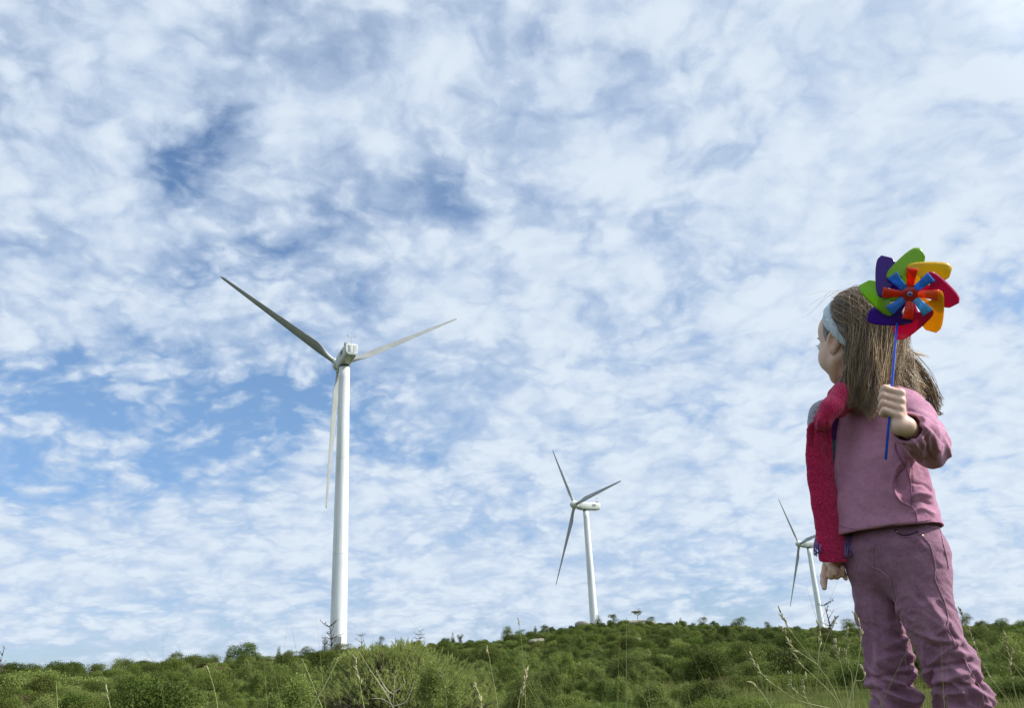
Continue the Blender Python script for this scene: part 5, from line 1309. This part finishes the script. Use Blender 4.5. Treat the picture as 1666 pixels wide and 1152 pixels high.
# hair on top in front of the band hairline and fly-away hairs
for k_ in range(26):
    x0 = rgh.uniform(1372, 1420); s0 = A_(x0, 488-rgh.uniform(0, 6)+abs(x0-1395)*.12, 1.86); lift = rgh.uniform(4, 16)
    e_ = A_(x0-rgh.uniform(20, 60) if k_ % 2 else x0+rgh.uniform(10, 50), 488-lift+rgh.uniform(0, 16), 1.84); P_ = smooth_poly([s0, s0.lerp(e_, .5)+Uv*rgh.uniform(.008, .018), e_], 8); strand(P_, .00022, .4)
P_ = smooth_poly([A_(1420, 482, 1.86), A_(1385, 473, 1.85), A_(1352, 474, 1.84), A_(1335, 492, 1.84), A_(1318, 510, 1.83), A_(1303, 517, 1.83)], 8); strand(P_, .00028, .3)
P_ = smooth_poly([A_(1425, 484, 1.86), A_(1395, 479, 1.85), A_(1365, 474, 1.84), A_(1345, 484, 1.83), A_(1330, 500, 1.83)], 8); strand(P_, .00024, .35)
HVa = np.concatenate([np.concatenate(HVn), np.array(HV)])-np.array(ROOT)
HFa = np.concatenate([np.concatenate(HFn), np.array(HF)+nvn[0]])
mesh_obj('hair_strands', HVa, HFa, M_HAIR, hairbase, True, attrs={'tone': np.concatenate([np.concatenate(HTn), np.array(HT)])})

# ------------------------------------------------------------------ pinwheel
pwO = Vector(st0); pin = empty('pinwheel', pwO); tag(pin, 'eight-petalled rainbow pinwheel on a blue stick held up by the girl', 'pinwheel')
def plastic(name, c, tr=.25):
    mt, t, b = newmat(name); b.inputs['Base Color'].default_value = c4(c); b.inputs['Roughness'].default_value = .22; b.inputs['Coat Weight'].default_value = .3
    tl = t.add('ShaderNodeBsdfTranslucent', {'Color': c4(c)}); mx = t.add('ShaderNodeMixShader', {0: tr, 1: b.outputs[0], 2: tl.outputs[0]}); t.l.new(mx.outputs[0], mt.node_tree.nodes['Material Output'].inputs['Surface']); return mt
PC = dict(yellow=(.85, .58, .015), amber=(.88, .48, .012), magenta=(.62, .010, .13), purple=(.085, .012, .30), green=(.30, .55, .025), red=(.88, .045, .012), orange=(.90, .13, .02), blue=(.06, .30, .82), lblue=(.14, .52, .90))
PM = {k: plastic('plastic_'+k, v, .5) for k, v in PC.items()}
hubC = A_(1479.5, 478, 1.52); nrm = (CAM-hubC).normalized(); nrm = (nrm+Rv*.10).normalized()
E1 = (Rv-nrm*Rv.dot(nrm)).normalized(); E2 = nrm.cross(E1).normalized()
if E2.z < 0: E2 = -E2
sc1 = (hubC-CAM).dot(Fv)/FPX
def pp(x, y, z, a):
    c_, s_ = cos(a), sin(a); return hubC+(E1*(x*c_-y*s_)+E2*(x*s_+y*c_))*sc1+nrm*z-pwO
def sheet(rows, name, mat, parent, th=.0004):
    V = [p for r_ in rows for p in r_]; nr_ = len(rows[0]); F = []
    for i in range(len(rows)-1):
        for j in range(nr_-1): F.append([i*nr_+j, i*nr_+j+1, (i+1)*nr_+j+1, (i+1)*nr_+j])
    o = mesh_obj(name, V, F, mat, parent); md = o.modifiers.new('s', 'SOLIDIFY'); md.thickness = th; md.offset = 0; return o
outer = [(-8, 41), (-6, 46.5), (1, 50), (13, 52), (28, 53), (43, 53), (55, 51), (62, 45)]
inner = [(9, 35), (11.5, 29), (16, 24.5), (24, 22), (34, 21), (44, 22), (52, 24), (58, 29)]
def resamp(L, n):
    P = smooth_poly([Vector((x, y, 0)) for x, y in L], 4); return [P[int(round(i*(len(P)-1)/(n-1)))] for i in range(n)]
oc, ic = resamp(outer, 20), resamp(inner, 20)
spec = [(88, 'red', 'yellow'), (43, 'blue', 'magenta'), (-2, 'orange', 'amber'), (-47, 'lblue', 'magenta'), (-92, 'red', 'purple'), (-137, 'blue', 'green'), (-182, 'red', 'purple'), (-227, 'blue', 'green')]
for (ad, ca, cb) in spec:
    a = radians(ad-90); rows = []
    for i in range(20):
        u = i/19; row = []
        for j in range(9):
            v = j/8; x = oc[i].x+(ic[i].x-oc[i].x)*v; y = oc[i].y+(ic[i].y-oc[i].y)*v
            z = .010*cos(u*pi*.9)+.0018*sin(pi*v)*(.3+u)-.006*(1-v)*u*u
            row.append(pp(x, y, z, a))
        rows.append(row)
    pet = sheet(rows, 'petal', PM[cb], pin)
    rows = []
    for i in range(12):
        u = i/11; r_ = 9+33*u; wd = 5.4+3.0*u; wd2 = 5.4+4.6*u*u
        rows.append([pp(-wd+(wd+wd2)*v/6, r_-(1.5*(v/6))*u, .0045+.0075*sin(u*pi*.62)+.002*sin(pi*v/6), a) for v in range(7)])
    sheet(rows, 'inner_arm', PM[ca], pet)
    rows = []
    for i in range(10):
        u = i/9; cxp = 22-19*u; cyp = 31-24*u; wd = 13-8.5*u
        rows.append([pp(cxp-wd*.7+wd*1.4*v/4, cyp+wd*.7-wd*1.4*v/4, -.006-.010*u, a) for v in range(5)])
    sheet(rows, 'back_arm', PM[cb], pet)
def disc(c, n_, r, h0, h1, name, mat, parent, o=pwO, k=32):
    V, F = tube([c+n_*h0-o, c+n_*(h0+(h1-h0)*.7)-o, c+n_*h1-o], [r, r, r*.86], k); return mesh_obj(name, V, F, mat, parent, True)
hub_ = disc(hubC, nrm, .0145, .0035, .0085, 'hub', plastic('plastic_hub', (.45, .012, .012), .05), pin)
disc(hubC, nrm, .0046, .0085, .0115, 'hub_ring', plastic('plastic_ring', (.35, .30, .55), .05), hub_)
disc(hubC, nrm, .0028, .0115, .0132, 'hub_pin', plastic('plastic_pin', (.03, .07, .35), .05), hub_)
disc(hubC, nrm, .011, -.020, -.016, 'back_hub', plastic('plastic_back', (.45, .012, .012), .05), pin)
M_STICK = plastic('plastic_stick', (.02, .10, .72), .12)
V, F = tube([st0-pwO, lerpP(st0, st1, .5)-pwO, st1+Vector(sx)*.006-pwO], [.0024]*3, 20); sk = mesh_obj('stick', V, F, M_STICK, pin)
V, F = tube([st1-pwO, hubC-nrm*.016-pwO], [.0022]*2, 12); mesh_obj('axle', V, F, M_STICK, pin)
